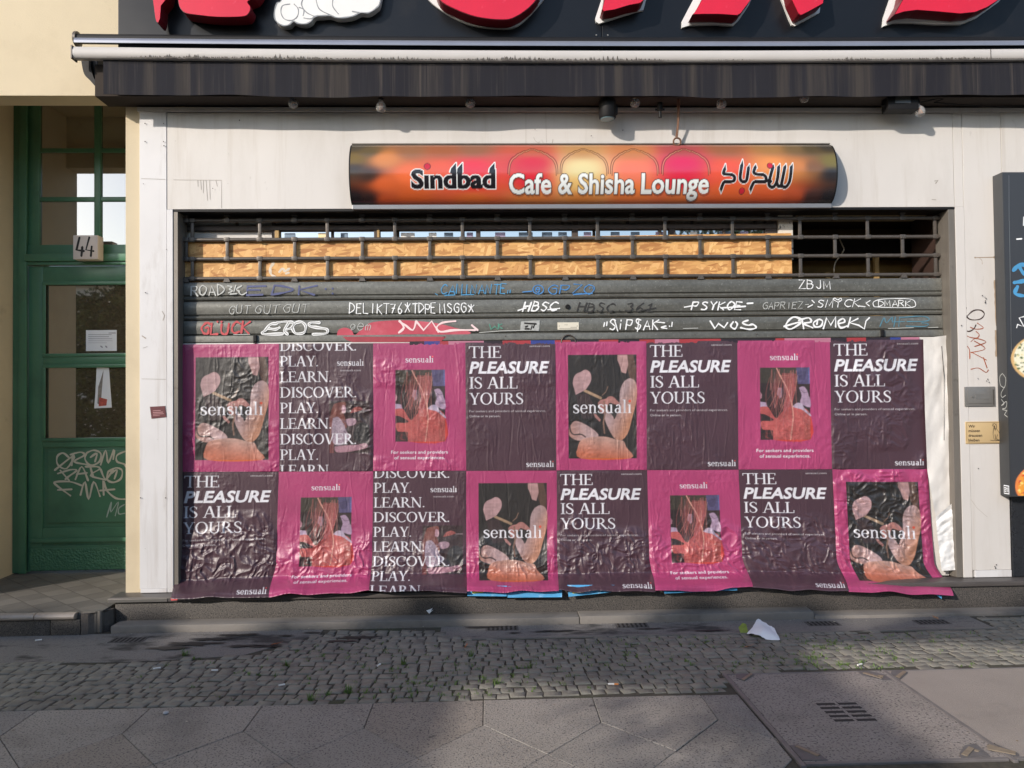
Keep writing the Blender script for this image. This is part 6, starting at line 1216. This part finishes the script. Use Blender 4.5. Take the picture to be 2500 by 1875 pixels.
def cover(x0, x1, mat, label, corners, bosses):
    r = empty('cellar_cover', ((x0+x1)/2, (HY0+HY1)/2, -.02), label, 'cellar hatch', 'cellar hatch covers in the pavement')
    g = MB(); g.bbox(x0+.016, x1-.006, HY1+.02, HY0-.008, -.02, .0, .003); g.build('cover_plate', mat, r)
    g = MB(); g.bbox(x0-.008, x0+.012, HY1-.02, HY0+.004, -.02, .004, .003); g.build('edge_rail', M['edge'], r)
    g = MB(); g.bbox(x0+.0145, x1-.0145, HY1-.006, HY1+.014, -.02, .003, .003); g.build('edge_bar', M['edge'], r); g = MB(); g.bbox(x0+.0145, x1-.0145, HY0-.006, HY0+.004, -.02, .001, .002); g.build('edge_bar', M['edge'], r)
    for c_ in corners:
        g = MB(); P = [G(*p) for p in c_]; P = [(min(max(a, x0+.015), x1-.007), min(max(b, HY1+.019), HY0-.009)) for a, b in P]; g.prism(P, 'z', -.004, .0035); o = g.build('corner_plate', M['corner'], r)
        for b_ in bosses.get(corners.index(c_), []):
            g = MB(); P = [G(*p) for p in b_]; g.prism(P, 'z', .0036, .0065); g.build('raised_bar', M['boss'], o)
    return r
zc_ = lambda pts: [(1760+a/2.989, 1600+b/2.989) for a, b in pts]
cv1 = cover(HX0, HX1, M['cover1'], 'rough concrete cellar hatch cover with a slotted grate', [zc_(p) for p in ([(95, 122), (210, 117), (245, 145), (170, 190), (110, 168)], [(490, 662), (560, 657), (700, 715), (780, 768), (560, 770)], [(990, 113), (1080, 113), (1190, 145), (1250, 183), (1180, 185), (1030, 150)], [(1740, 720), (1780, 662), (1860, 648), (1985, 755), (1780, 768)])], {0: [zc_([(150, 180), (215, 138), (232, 142), (172, 188)])], 1: [zc_([(540, 672), (560, 668), (725, 735), (705, 745)])], 2: [zc_([(1035, 135), (1050, 130), (1185, 170), (1170, 176)]), zc_([(1150, 150), (1190, 156), (1180, 162), (1148, 156)])], 3: [zc_([(1755, 730), (1810, 675), (1850, 690), (1800, 745)]), zc_([(1850, 695), (1890, 705), (1880, 712), (1850, 706)])]})
cover(HX1, HX2, M['cover2'], 'smooth pale cellar hatch cover lying right of the slotted one', [zc_(p) for p in ([(1205, 135), (1240, 110), (1340, 112), (1365, 130), (1310, 178), (1260, 181)], [(1868, 648), (1950, 652), (2170, 720), (2212, 758), (2010, 765)])], {0: [zc_([(1275, 160), (1330, 120), (1355, 128), (1305, 172)])], 1: [zc_([(1940, 668), (1960, 660), (2155, 715), (2150, 735), (1950, 695)])]})
for r_ in range(5):
    for c_ in (0, 1):
        y_ = -1.515-r_*.044; xa = 1.462+c_*.098; g = MB(); g.prism([(xa, y_), (xa+.084, y_), (xa+.084, y_-.022), (xa, y_-.022)], 'z', .0004, .0012); g.build('grate_slot', pm('shadowed_slot', H(46, 43, 43), .9) if (r_, c_) == (0, 0) else bpy.data.materials['shadowed_slot'], cv1)
pa = [G(1824, 1550), G(1851, 1519), G(1890, 1541), G(1906, 1567), G(1868, 1562)]
up = [np.array((a, b, z_)) for (a, b), z_ in zip(pa, (.006, .022, .018, .006, .004))]
g = MB(); rl = random.Random(3); NU, NV = 13, 10; vs_ = []
for j_ in range(NV):
    t_ = j_/(NV-1); l0 = up[0]*(1-t_)+up[1]*t_; r0_ = (up[4]*(1-t_*2)+up[3]*t_*2) if t_ < .5 else (up[3]*(2-2*t_)+up[2]*(2*t_-1))
    for i_ in range(NU):
        q_ = i_/(NU-1); p_ = l0*(1-q_)+r0_*q_; bul = math.sin(math.pi*q_)*math.sin(math.pi*min(1, t_+.15)); p_ = p_+[rl.uniform(-.003, .003), -.006*bul+rl.uniform(-.003, .003), .016*bul+.012*abs(math.sin(q_*7+t_*4))*bul+rl.uniform(-.002, .003)]
        p_[2] = max(.002, p_[2]); vs_.append(tuple(p_))
g.add(vs_, [(j_*NU+i_, j_*NU+i_+1, (j_+1)*NU+i_+1, (j_+1)*NU+i_) for j_ in range(NV-1) for i_ in range(NU-1)]); o = g.build('crumpled_paper', M['paper'], None, smooth=25, label='crumpled white paper lying on the gutter edge stone', cat='litter')
g = MB(); a, b = G(1816, 1546); g.add([(a-.02, b, .003), (a+.025, b-.005, .003), (a+.025, b+.03, .045), (a+.005, b+.035, .05), (a-.025, b+.02, .03)], [(0, 1, 2, 3, 4)]); g.build('green_corner', pm('yellow_green_print', H(120, 130, 44), .6, var=.3, vs=30), o)
def leaf_(px, py, s_, rz, label, mat):
    x, y = G(px, py); c_, q_ = math.cos(rz), math.sin(rz); P = [(-1, 0, .003), (-.4, -.34, .012), (.4, -.32, .014), (1, 0, .02), (.45, .3, .008), (-.4, .36, .006), (0, 0, .004)]
    g = MB(); g.add([(x+(a*c_-b*q_)*s_, y+(a*q_+b*c_)*s_, z_) for a, b, z_ in P], [(0, 1, 6), (1, 2, 6), (2, 3, 6), (3, 4, 6), (4, 5, 6), (5, 0, 6)]); g.build('dry_leaf', mat, None, label=label, cat='leaf', group='dry leaves on the pavement')
lm = pm('dry_orange_leaf', H(176, 104, 66), .7, var=.25, vs=20); lm2 = pm('dry_brown_leaf', H(150, 112, 82), .7, var=.25, vs=20)
leaf_(677, 1574, .040, .3, 'orange dry leaf on the dark stain left of the slabs', lm); leaf_(1138, 1580, .018, 1.2, 'small orange dry leaf at the start of the gutter edge', lm); leaf_(1828, 1581, .032, .1, 'brown dry leaf on the cobbles in front of the crumpled paper', lm2); leaf_(2284, 1511, .020, 2.3, 'brown dry leaf lying by the rightmost vent', lm2)
bm_w, bm_o = pm('cigarette_paper', H(222, 220, 214), .7, var=.04), pm('cigarette_filter', H(200, 128, 72), .7, var=.15, vs=40)
def butt(px, py, L_, rz, label, filt=True):
    x, y = G(px, py); d_ = Vector((math.cos(rz), math.sin(rz), 0)); p = Vector((x, y, .008)); r = empty('cigarette_butt', (x, y, .004), label, 'cigarette butt', 'cigarette butts on the pavement')
    g = MB(); g.tube([p-d_*L_/2, p+d_*L_*.1], .0042, 8); g.build('paper_end', bm_w, r); g = MB(); g.tube([p+d_*L_*.1, p+d_*L_/2], .0044, 8); g.build('filter_end', bm_o if filt else bm_w, r)
butt(1497, 1674, .05, -.1, 'orange filtered cigarette butt on the cobbles right of the sunlit patch'); butt(524, 1640, .032, 0, 'white cigarette butt on the left cobbles', False); butt(925, 1627, .03, 1.2, 'white cigarette butt standing out on cobbles left of the grass tufts', False); butt(383, 1635, .036, .4, 'bent white butt at the edge of the concrete apron', False); butt(2099, 1626, .034, .5, 'pale butt on the cobbles behind the hatch covers', False); butt(688, 1676, .030, .5, 'white butt on the cobbles next to the slab edge', False); butt(94, 1566, .034, .4, 'white butt below the doorstep', False)
g = MB(); x, y = G(405, 1743); g.lathe([(.006, 0), (.013, .004), (.012, .010), (.004, .013)], (x, y, 0), 'z', 10); g.build('pebble', pm('pale_pebble', H(170, 170, 172), .6), None, smooth=60, label='pale round pebble on the slabs at left', cat='pebble')
# small debris swept against the lip and into the joints
rg = random.Random(77); V_ = []; F_ = []; Mi_ = []
for _ in range(260):
    if rg.random() < .5: x, y = rg.uniform(-2.2, 3.2), -.205-abs(rg.gauss(0, .05))
    else: x, y = rg.uniform(-2.4, 3.2), rg.uniform(-2.0, -.25)
    r_ = rg.uniform(.002, .0065)*(1.8 if rg.random() < .08 else 1); a_ = rg.uniform(0, 6.28); n_ = len(V_); e_ = rg.uniform(.35, 1)
    for k in range(5): q_ = a_+k*1.2566; V_.append((x+r_*math.cos(q_)*rg.uniform(.6, 1.1), y+r_*e_*math.sin(q_)*rg.uniform(.6, 1.1), .0035+rg.uniform(0, .003)))
    F_.append(tuple(range(n_, n_+5))); Mi_.append(rg.choice([0, 0, 0, 1, 1, 2]))
g = MB(); g.v = V_; g.f = F_; g.m = Mi_; g.build('street_litter', [pm('brown_crumbs', H(96, 82, 66), .8, var=.4, vs=3, world=True), pm('pale_crumbs', H(168, 162, 150), .8, var=.2, vs=3, world=True), pm('dark_crumbs', H(42, 40, 38), .8)], None, label='scattered small crumbs and specks of litter on the paving', cat='litter', kind='stuff')
# grass in the joints
rg = random.Random(21); V_ = []; F_ = []
def tuft(x, y, n, h):
    for _ in range(n):
        a = rg.uniform(0, 6.28); l_ = h*rg.uniform(.5, 1.1); lean = rg.uniform(.2, .9)*l_; w_ = rg.uniform(.0012, .0028); bx, by = x+rg.uniform(-.012, .012), y+rg.uniform(-.008, .008); ca, sa = math.cos(a), math.sin(a); b = len(V_)
        V_.extend([(bx-sa*w_, by+ca*w_, -.012), (bx+sa*w_, by-ca*w_, -.012), (bx+ca*lean*.5+sa*w_*.7, by+sa*lean*.5-ca*w_*.7, l_*.65-.008), (bx+ca*lean*.5-sa*w_*.7, by+sa*lean*.5+ca*w_*.7, l_*.65-.008), (bx+ca*lean, by+sa*lean, l_-.01)]); F_.extend([(b, b+1, b+2, b+3), (b+3, b+2, b+4)])
k = 0
while k < 620:
    z_ = rg.random()
    if z_ < .42: x, y = rg.gauss(-.25, .5), rg.uniform(-1.37, -.55)
    elif z_ < .86: x, y = rg.gauss(1.75, .6), rg.uniform(-1.12, -.52)
    else: x, y = rg.uniform(-2.2, 3.0), rg.uniform(-1.37, -.5)
    if not cob_ok(x, y): continue
    cl_ = .5+.5*math.sin(x*7.3+y*5.1)*math.sin(y*11+x*3.7)
    if rg.random() > cl_: continue
    tuft(x, y, rg.randint(3, 10), rg.uniform(.010, .030)); k += 1
for px, py in ((452, 1600), (1210, 1668), (700, 1625), (985, 1620), (1150, 1602), (760, 1708), (850, 1690)): x, y = G(px, py); tuft(x, y, 22, .045)
g = MB(); g.v = V_; g.f = F_; g.m = [0]*len(F_); g.build('joint_grass', pm('joint_grass_green', H(86, 112, 46), .6, var=.35, vs=3, world=True), None, kind='stuff', label='tufts of green grass growing in the cobble joints', cat='grass')
# ================================================================== ACROSS THE STREET (seen only in reflections) AND A LEAF SCREEN ADDED BEHIND THE CAMERA TO SHAPE THE SUN
OB = empty('opposite_house', (0, -22, -.1), 'long pale two storey house row with red roof across the street', 'building')
M['opp'] = pm('pale_stucco', H(240, 234, 222), .85, var=.04, vs=1)
g = MB(); g.box(-34, 30, -26, -22, -.14, 5.9); g.build('wall', M['opp'], OB)
g = MB(); g.prism([(-21.7, 5.8), (-24, 6.7), (-26.3, 5.8)], 'x', -34.2, 30.2); g.build('roof', pm('red_roof_tile', H(150, 70, 54), .8, var=.2, vs=10), OB)
for i in range(26):
    for z0_, h_ in ((.7, 1.8), (3.6, 1.8)):
        if rg.random() < .96:
            g = MB(); x = -33+i*2.4; g.box(x, x+1.15, -22.0, -21.97, z0_, z0_+h_); g.box(x-.12, x+1.27, -21.97+.001, -21.9, z0_-.14, z0_-.01); g.build('window', pm('blue_grey_window', H(96, 112, 138), .2) if 'blue_grey_window' not in bpy.data.materials else bpy.data.materials['blue_grey_window'], OB)
TREE_LABELS = ('round green street tree across the street to the left', 'round green street tree across the street to the right')
lfm = pm('green_leaves', H(62, 78, 40), .6, var=.4, vs=3, world=True)
for (tx, ty, th, tr), lb in zip(((-11.2, -17, 3.5, 1.7), (7.5, -18, 5.4, 2.2)), TREE_LABELS):
    t_ = empty('street_tree', (tx, ty, -.1), lb, 'tree', 'street trees across the road'); g = MB(); g.tube([(tx, ty, -.1), (tx+.1, ty, th*.45), (tx+.05, ty, th*.8)], [.16, .12, .04], 8); g.build('trunk', pm('bark', H(84, 72, 60), .9) if 'bark' not in bpy.data.materials else bpy.data.materials['bark'], t_)
    g = MB(); V_ = []; F_ = []
    for _ in range(5200):
        u_ = Vector((rg.gauss(0, 1), rg.gauss(0, 1), rg.gauss(0, 1))).normalized()*tr*(rg.random()**.4)*(.75+.35*math.sin(3*rg.random())); p = Vector((tx, ty, th-.2))+u_
        a = Vector((rg.uniform(-1, 1), rg.uniform(-1, 1), rg.uniform(-1, 1))).normalized()*.09; b = a.cross(Vector((rg.uniform(-1, 1), rg.uniform(-1, 1), rg.uniform(-1, 1)))).normalized()*.06; k = len(V_)
        V_.extend([p-a, p-b, p+a, p+b]); F_.append((k, k+1, k+2, k+3))
    g.add(V_, F_); g.build('crown', lfm, t_)
tel = math.tan(SUN_EL); sx_, sy_ = math.sin(SUN_AZ), math.cos(SUN_AZ)
def inp(x, y, P):
    c = False
    for i in range(len(P)):
        (x1, y1), (x2, y2) = P[i-1], P[i]
        if (y1 > y) != (y2 > y) and x < (x2-x1)*(y-y1)/(y2-y1)+x1: c = not c
    return c
GAPS = [[(-.16, -1.14), (.06, -1.14), (.30, -1.6), (.50, -2.1), (1.0, -3.4), (-.42, -3.4), (-.25, -2.06), (-.20, -1.5)], [(1.68, -.74), (2.6, -.66), (3.2, -.9), (3.6, -2.2), (3.8, -3.6), (1.72, -3.6), (1.70, -2)]]  # openings cut to draw the sun patches on the pavement
THIN = [(.04, -1.10), (.95, -1.25), (1.12, -2.1), (1.5, -3.4), (.9, -3.4), (.48, -2.1)]      # thinner leaves here fade one side of the sun patch
V_ = []; F_ = []; k = 0
while k < 150000:
    x, y, z = rg.uniform(-11, 1.0), rg.uniform(-5.30, -5.2), rg.uniform(.05, 3.3)
    L_ = z/tel; gx_, gy_ = x+sx_*L_, y+sy_*L_
    if any(inp(gx_, gy_, P) for P in GAPS): k += 1; continue
    if inp(gx_, gy_, THIN) and rg.random() > .05+.22*max(0, min(1, (gx_-.3)/.9)): k += 1; continue
    if z > 3.06+.12*math.sin(x*3.1)+.08*math.sin(x*7.7): k += 1; continue
    p = Vector((x, y, z)); a = Vector((rg.uniform(-1, 1), rg.uniform(-1, 1), rg.uniform(-1, 1))).normalized()*.034; b = a.cross(Vector((rg.uniform(-1, 1), rg.uniform(-1, 1), rg.uniform(-1, 1)))).normalized()*.027; n_ = len(V_)
    V_.extend([p-a, p-b, p+a, p+b]); F_.append((n_, n_+1, n_+2, n_+3)); k += 1
g = MB(); g.add(V_, F_); hd = g.build('added_leaf_screen', lfm, None, label='unseen leaf screen added behind the viewpoint to shape sunlight on the pavement', cat='added_leaf_screen', kind='stuff')  # added unseen light blocker; its gaps shape the sun on the pavement
bpy.context.view_layer.update()
